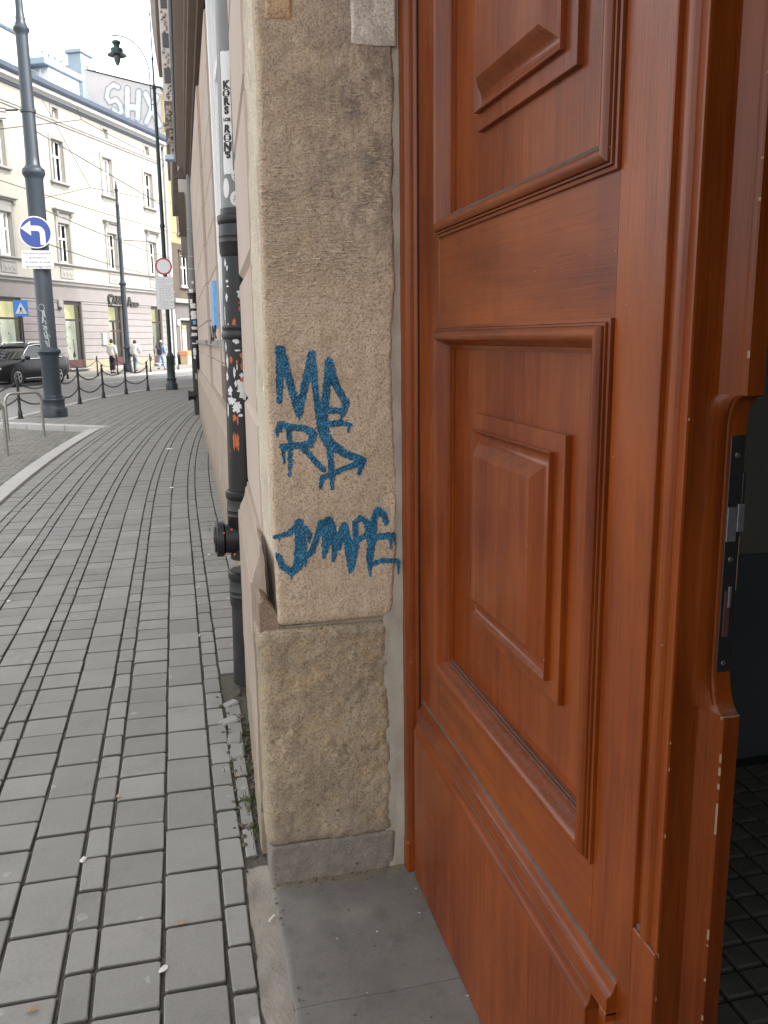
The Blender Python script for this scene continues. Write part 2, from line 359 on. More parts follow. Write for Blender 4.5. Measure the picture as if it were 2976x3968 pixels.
BROKEN = stone('broken_render', (.24, .17, .12), (.29, .21, .15), (.33, .25, .18), None, .8, .4)
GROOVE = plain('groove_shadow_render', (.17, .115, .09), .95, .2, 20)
PLINTHLOW = stone('weathered_plinth_base', (.27, .20, .13), (.36, .29, .20), (.36, .24, .1), None, .7, .5)
def paver():
    m = NT('concrete_paver'); p = m.pos(); a = m.noise(p, 3, 5, .6); f = m.noise(p, 120, 4, .65); v = m.voro(p, 420); sp = m.voro(p, 8.5)
    k = m.mix(m.ramp(a, [(.3, 0), (.7, 1)]), (0.234, 0.228, 0.212), (0.297, 0.289, 0.27)); k = m.mix(.35, k, m.mix(f, (0.134, 0.131, 0.122), (0.413, 0.402, 0.376)))
    k = m.mix(m.math('MULTIPLY', m.ramp(v, [(.08, 1), (.22, 0)]), .3), k, (.4, .39, .37))
    k = m.mix(1., k, m.mix(m.rnd(), .9, 1.14), 'MULTIPLY')
    st = m.math('MULTIPLY', m.math('LESS_THAN', m.math('ADD', sp, m.math('MULTIPLY', m.noise(p, 55, 4, .7), .14)), .215), m.math('GREATER_THAN', m.noise(p, 5.3, 2), .50))
    k = m.mix(m.math('MULTIPLY', st, m.ramp(m.noise(p, 30, 3), [(.35, .1), (.6, .5)])), k, (.47, .46, .42)); dk = m.noise(p, 4.2, 6, .7); k = m.mix(m.math('MULTIPLY', m.ramp(dk, [(.55, 0), (.7, 1)]), .35), k, (.15, .145, .132)); k = m.mix(m.ramp(m.sep(m.geo.outputs['Normal'])[2], [(.35, .85), (.8, 0)]), k, (.085, .078, .064))   # flanks darkened in the colour so the joints read as dark lines
    m.col(k); m.rough(.86); n1 = m.bump(f, .4, .0018); m.bump(m.noise(p, 22, 4), .3, .004, n1); return m.m
PAVER = paver()
def joints():
    m = NT('joint_sand'); p = m.pos(); n = m.noise(p, 7, 4); f = m.noise(p, 160, 4, .7)
    k = m.mix(m.ramp(f, [(.3, 0), (.75, 1)]), (.06, .055, .046), (.21, .19, .155)); k = m.mix(m.math('MULTIPLY', m.ramp(n, [(.55, 0), (.66, 1)]), .65), k, (.055, .062, .022))
    m.col(k); m.rough(.97); m.bump(f, .9, .006); return m.m
JOINT = joints()
KERB = plain('pale_kerb_stone', (0.459, 0.448, 0.425), .85, .1, 8, .2, 150, rv=.06)
SETT = plain('sett_block', (0.2, 0.191, 0.17), .88, .15, 9, .3, 120, rv=.12)
ASPH = plain('asphalt', (0.216, 0.214, 0.208), .85, .12, 1.5, .3, 180)
GROUND = plain('ground_asphalt', (.16, .155, .15), .9, .12, .5)
ROADWHITE = plain('road_marking_paint', (.62, .61, .58), .8, .12, 6)
FARPAVE = plain('far_pavement_slabs', (.25, .235, .21), .88, .1, 2, .2, 60)
def slabm():
    m = NT('doorstep_stone'); p = m.pos(); a = m.noise(p, 4, 6, .65); f = m.noise(p, 190, 4, .7); sp = m.voro(p, 19); z = m.sep(m.geo.outputs['Position'])
    k = m.mix(m.ramp(a, [(.34, 0), (.68, 1)]), (0.116, 0.107, 0.0991), (0.195, 0.181, 0.165)); k = m.mix(.45, k, m.mix(f, (0.0531, 0.0496, 0.0448), (0.307, 0.289, 0.26))); k = m.mix(m.math('MULTIPLY', m.ramp(m.noise(p, 13, 6, .7), [(.5, 0), (.7, 1)]), .4), k, (0.0708, 0.0649, 0.059)); k = m.mix(m.math('MULTIPLY', m.ramp(m.noise(p, 2.6, 4, .7), [(.55, 0), (.72, 1)]), .45), k, (0.271, 0.254, 0.224))
    ed = m.ramp(m.math('ADD', m.math('MULTIPLY', m.math('SUBTRACT', z[1], 2.235), 7.), m.math('MULTIPLY', m.math('SUBTRACT', m.noise(p, 21, 5, .7), .5), 2.6)), [(.35, 0), (.7, 1)])
    k = m.mix(m.math('MULTIPLY', ed, .6), k, m.mix(m.noise(p, 60, 4, .7), (.13, .11, .075), (.33, .275, .16)))
    st = m.math('MULTIPLY', m.math('LESS_THAN', m.math('ADD', sp, m.math('MULTIPLY', m.noise(p, 90, 3), .1)), .115), m.math('GREATER_THAN', m.noise(p, 6, 2), .52))
    k = m.mix(m.math('MULTIPLY', st, .7), k, (.6, .58, .53))
    m.col(k); m.rough(m.ramp(m.noise(p, 8, 4), [(.3, .62), (.7, .85)])); n1 = m.bump(f, .35, .0015); m.bump(a, .3, .006, n1); return m.m
SLAB = slabm()
MORTAR = plain('mortar_bed', (0.307, 0.281, 0.239), .95, .2, 7, .7, 60, bd=.006, fine=.14)
TILE = plain('dark_floor_tile', (0.182, 0.19, 0.165), .5, .15, 12, .1, 200, rv=.08); TJOINT = plain('tile_joint', (0.056, 0.0608, 0.0608), .9)
INT_LO = plain('passage_dado_paint', (0.133, 0.153, 0.168), .45, .08, 2); INT_UP = plain('passage_wall_paint', (0.288, 0.288, 0.254), .7, .06, 2); INT_C = plain('passage_ceiling', (.12, .115, .105), .9)
BLACKM = plain('black_cast_iron', (0.0158, 0.0166, 0.0187), .42, .25, 8, .15, 120)
def pipeblack():
    m = NT('black_pipe_paint'); p = m.pos(); a = m.noise(m.pos((1, 1, .35)), 24, 4, .7); z = m.sep(m.geo.outputs['Position'])
    d = m.ramp(m.math('DIVIDE', z[2], .9), [(0, 1), (1, 0)])
    k = m.mix(m.ramp(a, [(.3, 0), (.7, 1)]), (.005, .0055, .0065), (.011, .0115, .013)); k = m.mix(m.math('MULTIPLY', d, m.ramp(m.noise(p, 11, 5), [(.3, .05), (.7, .6)])), k, (.05, .05, .052))
    m.col(k); m.rough(.4); m.bump(m.noise(p, 90, 3), .15, .001); return m.m
PIPEB = pipeblack()
PIPEG = plain('grey_pipe_paint', (0.18, 0.182, 0.18), .4, .06, 6, .05, 80)
PAPER = plain('torn_paper', (.66, .66, .64), .8, .12, 40, .3, 90); STICK = plain('white_sticker', (.70, .70, .68), .5, .05, 30)
PRINT = plain('black_print', (.02, .02, .022), .6); REDP = plain('orange_undercoat', (.50, .135, .045), .8, .2, 60); BLUEP = plain('blue_poster', (.16, .40, .72), .5, .2, 20)
POLEB = plain('blue_grey_pole_paint', (0.0297, 0.0405, 0.0529), .36, .1, 3, .06, 60); POLEG = plain('dark_green_pole_paint', (0.0149, 0.0312, 0.0287), .36, .12, 3, .06, 60)
CHAIN = plain('dark_chain_iron', (.07, .066, .06), .5, .2, 20, metal=.5); STEEL = plain('brushed_steel', (.36, .35, .33), .34, .06, 20, .05, 200, metal=.85)
SIGNBLUE = plain('sign_blue', (0.022, 0.046, 0.2), .42, .02, 3); SIGNWHITE = plain('sign_white', (.60, .605, .60), .42, .03, 3); SIGNRED = plain('sign_red', (.50, .018, .045), .42, .03, 3)
SIGNLB = plain('sign_light_blue', (.03, .20, .62), .42, .03, 3); SIGNGREY = plain('sign_back_grey', (.33, .33, .33), .5)
GREYTEXT = plain('grey_print', (.05, .05, .055), .6); SIGNW2 = plain('sign_white_bright', (.85, .86, .87), .42, .03, 3); SCRIBBLE = plain('grey_paint_pen', (.34, .36, .36), .6, .15, 60)  # bright sign white: lighter copy that makes up for the shade on its sign
CREAM = plain('cream_plaster', (0.37, 0.351, 0.298), .9, .05, .5, .1, 40); TRIM = plain('grey_trim_plaster', (0.291, 0.279, 0.263), .9, .08, 3, rv=.04)
RUST = plain('grey_pink_rustication', (0.242, 0.221, 0.212), .9, .07, 2, rv=.05); BEIGEP = plain('beige_plinth', (0.286, 0.255, 0.177), .9, .12, 2)
WHITEF = plain('white_window_paint', (.80, .80, .79), .5, .03, 4); DARKROOM = plain('dark_room', (.13, .135, .14), .9); SHOPDARK = plain('dark_shop_frame', (.035, .026, .025), .5)
MAROON = plain('maroon_panel', (.075, .028, .03), .5, .12, 3); GLASS = glass('window_glass'); GLASSC = glass('shop_glass', (.95, .97, .93), .9)
SHOPY = emit('lit_shop_yellow', (.85, .80, .45), .30, (.5, .46, .25)); SHOPW = emit('lit_shop_pale', (.74, .78, .66), .24, (.5, .52, .45))
LAMPE = emit('ceiling_spot', (1, .97, .85), 2.0)
ROOFM = plain('navy_sheet_roof', (.055, .072, .105), .45, .1, 2); GUTTER = plain('navy_gutter', (.05, .065, .095), .4, .1, 2); ZINC = plain('pale_zinc', (.5, .54, .56), .4, .06, 3)
GABLE = plain('grey_party_wall', (0.484, 0.469, 0.453), .92, .1, .6, .2, 30); CHIM = plain('white_chimney_render', (.68, .70, .70), .9, .06, 1.5); CHIMB = plain('blue_grey_sheet', (.27, .34, .40), .5, .06, 2)
SILVER = plain('silver_graffiti', (.56, .60, .64), .5, .06, 3); OUTL = plain('graffiti_outline', (.30, .29, .31), .7)
YEL = plain('yellow_plaster', (0.315, 0.254, 0.141), .9, .1, .8); BROWNP = plain('sooty_brown_plaster', (0.0924, 0.0732, 0.0546), .92, .2, .9); DARKBASE = plain('dark_shopfront_render', (.13, .12, .115), .9, .15, 1.5)
ORN = plain('ornate_brown_stucco', (.29, .24, .21), .92, .2, 1.5, .4, 12, bd=.02); ORNL = plain('ornate_pale_stucco', (.45, .41, .37), .92, .12, 2)
CARB = NT('car_black_paint'); CARB.col((.008, .009, .011)); CARB.rough(.3); CARB.b.inputs['Specular IOR Level'].default_value = .3; CARB.b.inputs['Coat Weight'].default_value = .15; CARB.b.inputs['Coat Roughness'].default_value = .03; CARB = CARB.m
CARG = NT('car_glass'); CARG.col((.02, .024, .026)); CARG.rough(.06); CARG.b.inputs['Specular IOR Level'].default_value = .8; CARG = CARG.m
TYRE = plain('tyre_rubber', (.018, .018, .018), .8); RIM = plain('alloy_rim', (.42, .42, .43), .3, metal=.8); CHROME = plain('chrome', (.7, .7, .7), .15, metal=1.); LAMPG = plain('headlight_glass', (.62, .65, .68), .12, coat=1.); TAILR = plain('tail_light_red', (.35, .02, .02), .2, coat=1.); PLASTB = plain('black_plastic', (.025, .025, .027), .6)
SKIN = plain('skin', (.45, .28, .21), .6); HAIRD = plain('dark_hair', (.02, .016, .014), .7); HAIRB = plain('brown_hair', (.05, .03, .02), .7)
JACKW = plain('white_jacket', (.68, .655, .63), .9, .06, 8); JEANS = plain('light_blue_jeans', (.24, .34, .47), .9, .2, 9); JEANSW = plain('washed_jeans', (.27, .38, .52), .9, .2, 9); DENIM = plain('denim_jacket', (.14, .24, .36), .9, .15, 9); NAVY = plain('navy_backpack', (.022, .026, .055), .8); BEANIE = plain('grey_beanie', (.38, .36, .35), .95); SHOEB = plain('black_shoes', (.02, .02, .02), .6); NEON = plain('neon_yellow_collar', (.55, .8, .12), .7); REDT = plain('red_tab', (.6, .05, .03), .7); TROUB = plain('black_trousers', (.02, .02, .023), .9)
ORANGE = plain('orange_planter_rim', (.70, .22, .10), .7, .1, 6); PLBODY = plain('beige_planter_body', (.50, .37, .25), .8, .1, 6)
MOSS = plain('moss', (.04, .046, .016), .98, .4, 60, .8, 200, bd=.004, fine=.2); GRASSM = plain('grass_blade', (.055, .095, .02), .7, .25, 20); SOIL = plain('dry_soil', (.13, .105, .075), .98, .35, 40, .8, 150, bd=.006, fine=.2)
BUTT = plain('cigarette_paper', (.72, .70, .66), .8); LEAFB = plain('dry_leaf', (.42, .27, .13), .8, .25, 60); GUM = plain('old_gum', (.42, .42, .40), .8, .1, 30)
LOCKM = plain('black_lock_plate', (.014, .014, .015), .45, .2, 30); SCREW = plain('dull_screw', (.16, .155, .15), .4, .2, 90, metal=.7); TAPE = plain('worn_steel_latch', (.20, .20, .215), .35, .2, 60, metal=.6)
WIRE = plain('overhead_wire', (.10, .10, .11), .6); LAMPGR = plain('lamp_green_enamel', (.03, .06, .058), .35); LAMPGL = plain('smoky_lamp_glass', (.10, .13, .14), .15)
# ------------------------------------------------------------------ the setting
mb = MB(); mb.quad((-300, -300, -.14), (300, -300, -.14), (300, 300, -.14), (-300, 300, -.14)); single('ground', mb, GROUND, kind='structure')
UB = Vector((math.sin(rad(26.66)), math.cos(rad(26.66)), 0)); NB = Vector((UB.y, -UB.x, 0)); P0 = Vector((-8.05, 44.32, 0))
def bp(s, d, z=0.): return P0+UB*s+NB*d+Vector((0, 0, z))
# road sheet between the two kerbs
NEARK = [(-9.5, 6), (-5.2, 15.2), (-3.62, 19.5), (-2.82, 23.6), (-2.38, 26.0), (-1.86, 27.8), (-1.2, 29.6), (-.1, 31.3), (2.5, 33.6), (12, 39)]
FARK = [bp(s, 5.1) for s in (-60, -20, 0, 20, 40, 60)]
mb = MB(); mb.quad(*([(x, y, -.12) for x, y in NEARK]+[(p.x, p.y, -.12) for p in reversed(FARK)]))
road = thing('road', None, None, kind='structure'); part('asphalt_sheet', mb, ASPH, road)
# dashed white studs across the carriageway
d0 = Vector((-3.27, 37.0, 0)); du = UB; dn = NB
for k in range(15):
    q = d0+du*(k*.62); mb = MB(); z = -.114
    mb.quad(*[tuple(q+du*a+dn*b+Vector((0, 0, z))) for a, b in ((0, -.12), (.3, -.12), (.3, .12), (0, .12))]); part('dash', mb, ROADWHITE, road)
q = bp(3, 7.0)
for off in (8.2, 9.7):      # tram rails let into the asphalt
    mb = MB(); mb.quad(*[tuple(bp(s, off+e, -.117)) for s, e in ((-40, 0), (40, 0), (40, .07), (-40, .07))]); part('tram_rail', mb, CHAIN, road)
# far pavement and kerb
fp = thing('far_pavement', None, None, kind='structure')
mb = MB(); mb.box(-60, -4.9, -.13, 60, .3, -.02); xf(mb, lambda x, y, z: tuple(P0+UB*x-NB*y+Vector((0, 0, z)))); part('pavement_sheet', mb, FARPAVE, fp)
for k in range(26):
    mb = MB(); mb.box(-10+k*1.25, 4.9, -.13, -10+k*1.25+1.24, 5.1, -.012, .012); xf(mb, lambda x, y, z: tuple(P0+UB*x+NB*y+Vector((0, 0, z)))); part('kerb_stone', mb, KERB, fp)

# near pavement: bed, rows of concrete pavers that bend with the kerb
pav = thing('pavement', None, None, kind='structure')
bed = [(.9, -4), (.9, 23.5), (2.0, 32.9)]+[(x, y) for x, y in reversed(NEARK[2:8])]+[(-3.55, 18.9), (-1.45, 17.3), (-1.72, 15.6), (-1.9, 12), (-1.95, 9), (-2.0, -4)]
mb = MB(); mb.quad(*[(x, y, -.014) for x, y in bed]); part('joint_bed', mb, JOINT, pav)
mb = MB(); mb.prism(bed, lambda x, y: (x, y, -.15), lambda x, y: (x, y, -.03)); part('sub_base', mb, ASPH, pav)
def bend(y): return .0048*max(0., y-8)**2
def wall_x(y):                                # foot of the wall the pavers run into
    if y < 2.42: return .125
    if y < 3.72: return .172+.028*(y-2.42)
    if y < 4.05: return .13 if y > 3.8 else .20
    return min(.355+.0088*y, .60) if y < 20.2 else .75
def ok_cell(x, y):
    if x > wall_x(y)-.02: return False
    sx = -1.815+.0062*max(0, y-9)**2
    if y < 17.6 and x < sx+.005: return False
    if y >= 17.0 and x < -1.39 and y < 17.45-.752*(x+1.39): return False
    # road kerb
    for (ax, ay), (bx, by) in zip(NEARK[:-1], NEARK[1:]):
        if ay <= y <= by:
            if x < ax+(bx-ax)*(y-ay)/(by-ay)+.16: return False
    return True
cells = []
COLS = []
x = .125
COLS += [(.125, .292, .1755), (.292, .46, .1755), (.46, .62, .252)]
for p in range(10):
    b0 = .125-.417*p
    COLS += [(b0-.080, b0, .1755), (b0-.245, b0-.080, .252), (b0-.412-.005, b0-.245-.0, .1725)]
for c0, c1, ln in COLS:
    y = -1.6+R.random()*.2
    if abs(c0+.12) < .001: y = 1.968-.252*14
    while y < 33.5:
        yc = y+ln/2; bx = bend(yc) if yc < 31 else 0
        yy0, yy1 = y, y+ln
        xc = (c0+c1)/2+bx
        wx = wall_x(yc)-bx-.008; cc1 = min(c1, wx)
        if cc1-c0 > .035 and ok_cell((c0+cc1)/2+bx-.012 if cc1 < c1 else xc, yc): cells.append((c0, cc1, yy0, yy1))
        y += ln
def paver_shape(wd, ln, j):
    rr = random.Random(j); g = .0043; b = .0030+rr.random()*.0022; q = lambda: rr.uniform(-.0022, .0022)
    x0, x1, y0, y1 = -wd/2+g, wd/2-g, -ln/2+g+.0013, ln/2-g-.0013
    cs = [(x0+q(), y0+q()), (x1+q(), y0+q()), (x1+q(), y1+q()), (x0+q(), y1+q())]
    def cut(e, z, k):                       # octagon with small rounded corners
        o = []
        for i in range(4):
            px, py = cs[i]; ax, ay = cs[i-1]; nx, ny = cs[(i+1) % 4]
            sx, sy = (1 if px < 0 else -1), (1 if py < 0 else -1); px += sx*e; py += sy*e
            for tx, ty in ((ax, ay), (nx, ny)):
                L = math.hypot(tx-px, ty-py); o.append((px+(tx-px)/L*k, py+(ty-py)/L*k, z))
        return o
    m = MB(); m.loops([cut(0, -.03, .005), cut(0, -.0060, .005), cut(b*.35, -.0022, .006), cut(b, 0, .007)], True, False, True); return m
rank = []
for i, (c0, c1, y0, y1) in enumerate(cells):
    yc = (y0+y1)/2; a = view(((c0+c1)/2+bend(yc), yc, 0))
    inside = a and -60 < a[0] < 1100 and -60 < a[1] < 4040
    rank.append((-(c1-c0)*(y1-y0)/(a[2]**2)*(1.6/a[2]) if inside else 0, i))
rank.sort(); top = set(i for r, i in rank[:298])
shapes = {}
rest = MB()
for i, (c0, c1, y0, y1) in enumerate(cells):
    wd, ln = c1-c0, y1-y0; yc = (y0+y1)/2; xc = (c0+c1)/2+bend(yc); ang = -math.atan(2*.0048*max(0, yc-8))
    key = (round(wd, 3), round(ln, 4), R.randrange(5))
    tilt = (R.uniform(-.006, .006), R.uniform(-.006, .006)); dz = R.uniform(-.003, .0015); da = R.uniform(-.008, .008)
    if i in top:
        if key not in shapes: shapes[key] = paver_shape(wd, ln, int(key[0]*7919+key[1]*104729+key[2]*31) % 1000).mesh('paver', PAVER, 0)
        o = bpy.data.objects.new('paver', shapes[key]); COL.objects.link(o); o.parent = pav
        o.location = (xc, yc, dz); o.rotation_euler = (tilt[0], tilt[1], ang+da)
    else:
        m = paver_shape(wd, ln, int(key[0]*7919+key[1]*104729+key[2]*31) % 1000) if yc < 9 else None
        M = Matrix.Translation((xc, yc, dz)) @ Matrix.Rotation(ang+da, 4, 'Z') @ Matrix.Rotation(tilt[0], 4, 'X')
        if m is None:
            m = MB(); g = .0050; b = .0045; a, c = wd/2-g, ln/2-g-.0035-.0006*max(0, yc-9)
            m.loops([[(-a, -c, -.03), (a, -c, -.03), (a, c, -.03), (-a, c, -.03)], [(-a, -c, -.006), (a, -c, -.006), (a, c, -.006), (-a, c, -.006)], [(-a+b, -c+b, 0), (a-b, -c+b, 0), (a-b, c-b, 0), (-a+b, c-b, 0)]], True, False, True)
        k = len(rest.v); rest.v += [tuple(M @ Vector(p)) for p in m.v]; rest.f += [tuple(q+k for q in f) for f in m.f]
part('paver_field', rest, PAVER, pav, kind='stuff', smooth=0)
# pale concrete edging that bounds the sunken bicycle bay, and its raised far kerb
edge = thing('kerb_strip', None, None, kind='structure')
y = -3.0
while y < 17.0:
    y1 = min(y+1.0, 17.05); f = lambda yy: .0062*max(0, yy-9)**2-(.0 if yy < 9 else .0)
    a, b = f(y), f(y1); g = .004
    cs = [(-2.02+a, y+g), (-1.82+a, y+g), (-1.82+b, y1-g), (-2.02+b, y1-g)]
    mb = MB(); ins = lambda e, z: [(cs[0][0]+e, cs[0][1]+e, z), (cs[1][0]-e, cs[1][1]+e, z), (cs[2][0]-e, cs[2][1]-e, z), (cs[3][0]+e, cs[3][1]-e, z)]
    mb.loops([ins(0, -.14), ins(0, -.004), ins(.006, .002)], True, False, True); part('edging_slab', mb, KERB, edge); y += 1.0
kd = (Vector((-1.39, 17.19, 0))-Vector((-3.49, 18.77, 0))).normalized(); kn = Vector((-kd.y, kd.x, 0))
for k in range(9):
    q = Vector((-1.36, 17.17, 0))-kd*(k*.98); mb = MB(); mb.box(-.97, -.02, -.14, 0, .16, .012, .012)
    xf(mb, lambda x, y, z: tuple(q+kd*x+kn*y+Vector((0, 0, z)))); part('kerb_stone', mb, KERB, edge)
# sett paved bicycle bay, one step lower
bay = thing('sett_paving', None, None, kind='structure')
mb = MB(); mb.quad((-9, 2, -.098), (-1.9, 2, -.098), (-1.9, 12, -.098), (-1.5, 17.0, -.098), (-5.2, 19.9, -.098), (-9, 12, -.098)); part('sett_bed', mb, JOINT, bay)
sc = []
row = 0; y = 6.0
while y < 20:
    x = -1.6-(.1 if row % 2 else 0)
    while x > -6.4:
        xe = -2.04+.0062*max(0, y-9)**2
        if x < xe-.10 and y < 17.1-.752*(x+1.39)-.1: sc.append((x, y))
        x -= .205
    y += .105; row += 1
def sk(p):
    a = view((p[0], p[1], -.08)); return a[2] if a and -30 < a[0] < 800 and a[1] < 4000 else 1e6+p[1]
sc.sort(key=sk); rest = MB(); base = MB(); base.box(-.098, -.048, -.05, .098, .048, 0, .009); base = base.mesh('sett', SETT, 0)
for i, (x, y) in enumerate(sc):
    dz = R.uniform(-.004, .002)
    if i < 290:
        o = bpy.data.objects.new('sett', base); COL.objects.link(o); o.parent = bay; o.location = (x, y, -.083+dz); o.rotation_euler = (R.uniform(-.02, .02), R.uniform(-.02, .02), R.uniform(-.02, .02))
    else:
        a, c, b, z = .098, .048, .008, -.083+dz
        rest.loops([[(x-a, y-c, z-.02), (x+a, y-c, z-.02), (x+a, y+c, z-.02), (x-a, y+c, z-.02)], [(x-a+b, y-c+b, z), (x+a-b, y-c+b, z), (x+a-b, y+c-b, z), (x-a+b, y+c-b, z)]], True, False, True)
part('sett_field', rest, SETT, bay, kind='stuff', smooth=0)
# roadside kerb stones of the near pavement
nk = thing('road_kerb', None, None, kind='structure')
for (ax, ay), (bx, by) in zip(NEARK[2:8], NEARK[3:9]):
    L = math.hypot(bx-ax, by-ay); n = max(1, round(L/1.0)); u = Vector((bx-ax, by-ay, 0))/L; nn = Vector((u.y, -u.x, 0))
    for k in range(n):
        mb = MB(); mb.box(k*L/n+.004, 0, -.14, (k+1)*L/n-.004, .15, .004, .012); o_ = Vector((ax, ay, 0)); xf(mb, lambda x, y, z: tuple(o_+u*x+nn*y+Vector((0, 0, z)))); part('kerb_stone', mb, KERB, nk)
# strip of rough mortar between pavers and threshold
mor = thing('mortar_strip', None, None, kind='structure')
rows = []
for k in range(150):
    y = -1.5+k*.0265; l = .118+.012*vn(y*9, 3)+.006*vn(y*40, 8)
    rows.append([(l+(.192-l)*t, y, -.006+.010*float(fbm(y*14, t*3+4, 3))-(.02 if t == 0 else 0)) for t in (0, .06, .3, .55, .8, 1)])
mb = MB(); mb.grid(rows); part('mortar', mb, MORTAR, mor)
# passage floor inside the gate
pf = thing('passage_floor', None, None, kind='structure')
mb = MB(); mb.quad((.80, -2.5, -.012), (6, -2.5, -.012), (6, 2.7, -.012), (.80, 2.7, -.012)); part('tile_bed', mb, TJOINT, pf)
tl = MB(); h = .0853/2-.0065; tl.loops([[(-h, -h, -.012), (h, -h, -.012), (h, h, -.012), (-h, h, -.012)], [(-h, -h, -.003), (h, -h, -.003), (h, h, -.003), (-h, h, -.003)], [(-h+.004, -h+.004, 0), (h-.004, -h+.004, 0), (h-.004, h-.004, 0), (-h+.004, h-.004, 0)]], True, False, True); tl_me = tl.mesh('floor_tile', TILE, 0)
tc_ = []
for i in range(-5, 42):
    for j in range(-36, 13):
        x, y = 1.23+.0853*(i+.5), 1.606+.0853*(j+.5)
        if y < 2.66 and x > .84: tc_.append((x, y))
def tk(p):
    a = view((p[0], p[1], 0)); return a[2] if a and a[0] < 3050 and a[1] < 4100 else 1e6+abs(p[1])
tc_.sort(key=tk); rest = MB()
for i, (x, y) in enumerate(tc_):
    if i < 190: o = bpy.data.objects.new('floor_tile', tl_me); COL.objects.link(o); o.parent = pf; o.location = (x, y, R.uniform(-.0008, .0008))
    else:
        k = len(rest.v); rest.v += [(p[0]+x, p[1]+y, p[2]) for p in tl.v]; rest.f += [tuple(q+k for q in f) for f in tl.f]
part('tile_field', rest, TILE, pf, kind='stuff', smooth=0)
pw = thing('passage_walls', None, None, kind='structure')
mb = MB(); mb.box(.76, 2.70, -.05, 6.2, 2.9, .80); mb.box(.76, -2.9, -.05, 6.2, -2.6, .80); mb.box(6.2, -2.9, -.05, 6.4, 2.9, .80); part('dado', mb, INT_LO, pw)
mb = MB(); mb.box(.76, 2.715, .80, 6.2, 2.9, 3.4); mb.box(.76, -2.9, .80, 6.2, -2.615, 3.4); mb.box(6.2, -2.9, .80, 6.4, 2.9, 3.4); part('upper_wall', mb, INT_UP, pw)
mb = MB(); mb.box(.76, -2.9, 3.4, 6.4, 2.9, 3.6); part('ceiling', mb, INT_C, pw)
# ------------------------------------------------------------------ doorway: stone jamb
YJ = 2.337
jamb = thing('stone_door_jamb', 'weathered sandstone door jamb tagged with blue spray paint beside the wooden door', 'door jamb', (.4, YJ, 0))
def sdisp(x, z, lo):                           # relief of the dressed stone, in metres towards the street
    if lo: return .008*fbm(x*7+3, z*7+9, 4)+.0055*fbm(x*30, z*30, 4)+.0025*fbm(x*95, z*95, 2)
    return .006*fbm(x*5+30, z*5, 3)+.0032*fbm(x*34, z*34, 3)
def XL_up(z): return .238+.003*np.sin(z*3)+.003*vn(z*9, 2.)
def XR_up(z): return np.interp(z, [.78, .84, 1.03, 1.22, 1.47, 1.6, 1.87, 2.0, 2.26, 2.33, 3.3], [.556, .578, .584, .586, .578, .582, .587, .580, .592, .588, .594])+.009*fbm(z*7, 11., 4)+.004*vn(z*55, 3.)
def XL_lo(z): return np.interp(z, [0, .68, .80, .9], [.189, .187, .178, .174])+.002*vn(z*12, 7.)
def XR_lo(z): return np.interp(z, [.1, .22, .56, .66, .79], [.572, .577, .566, .574, .566])+.011*fbm(z*8, 21., 4)+.004*vn(z*60, 5.)
def stone_block(name, mat, z0, z1, XL, XR, lo, back_l, rnd=.011, step=.006, zr=.03, loc=None):
    nz = int((z1-z0)/step)+1; nx = 62; zs = np.linspace(z0, z1, nz); rows = []
    for z in zs:
        xl, xr = float(XL(z)), float(XR(z)); t = min(z-z0, z1-z); e = 0. if t > zr else zr-math.sqrt(max(0, zr*zr-(zr-t)**2))
        e *= .55
        row = []
        r = rnd
        for k in range(5): row.append((xr-.001, YJ+.07-(.07-r)*k/4))          # right return
        for k in range(1, 6): a = math.pi/2*k/5; row.append((xr-r+r*math.cos(a), YJ+r-r*math.sin(a)))
        xs = np.linspace(xr-r, xl+r, nx)
        for x in xs[1:-1]: row.append((float(x), YJ))
        for k in range(0, 6): a = math.pi/2*k/5; row.append((xl+r-r*math.sin(a), YJ+r-r*math.cos(a)))
        for k in range(1, 9): row.append((xl, YJ+r+(back_l-r)*k/8))
        X = np.array([p[0] for p in row]); Y = np.array([p[1] for p in row]); D = sdisp(X+(Y-YJ)*1.3, z, lo)
        fr = np.clip((X-xl)/.05, 0, 1)*np.clip((xr-X)/.05, 0, 1)
        rows.append([(x+(d*.6 if x < xl+r*.7 else 0)+(e if x < (xl+xr)/2 else -e)*.6, y-d*(1 if y < YJ+r else .2)+e*(1 if y < YJ+r else 0), z) for x, y, d in zip(X, Y, D)])
    mb = MB(); mb.grid(rows)
    for rr in (rows[0], rows[-1]): mb.quad(*rr)
    return part(name, mb, mat, jamb, smooth=60)
up = stone_block('stone_block', ST_UP, .802, 2.95, XL_up, XR_up, False, .05)
lo = stone_block('stone_block', ST_LO, .118, .792, XL_lo, XR_lo, True, .12, .028)
def XLb(z): return .192+.002*vn(z*30, 3.)
def XRb(z): return .575+.004*vn(z*30, 9.)
stone_block('base_stone', ST_BASE, -.03, .122, XLb, XRb, False, .12, .012, .006, .01)
# narrow flank of the jamb that faces the street
rows = []
for z in np.arange(.80, 3.0, .012):
    rows.append([(float(XL_up(z))+.0015+.003*float(fbm(y*20, z*20, 2)), YJ+.045+(y-YJ)*.94, z) for y in np.linspace(YJ, 2.68, 14)])
mb = MB(); mb.grid(rows); part('flank_stone', mb, ST_FLANK, jamb, smooth=60)
mb = MB(); mb.box(.245, YJ+.04, -.03, .60, 2.68, 3.0); part('core', mb, CEMENT, jamb)
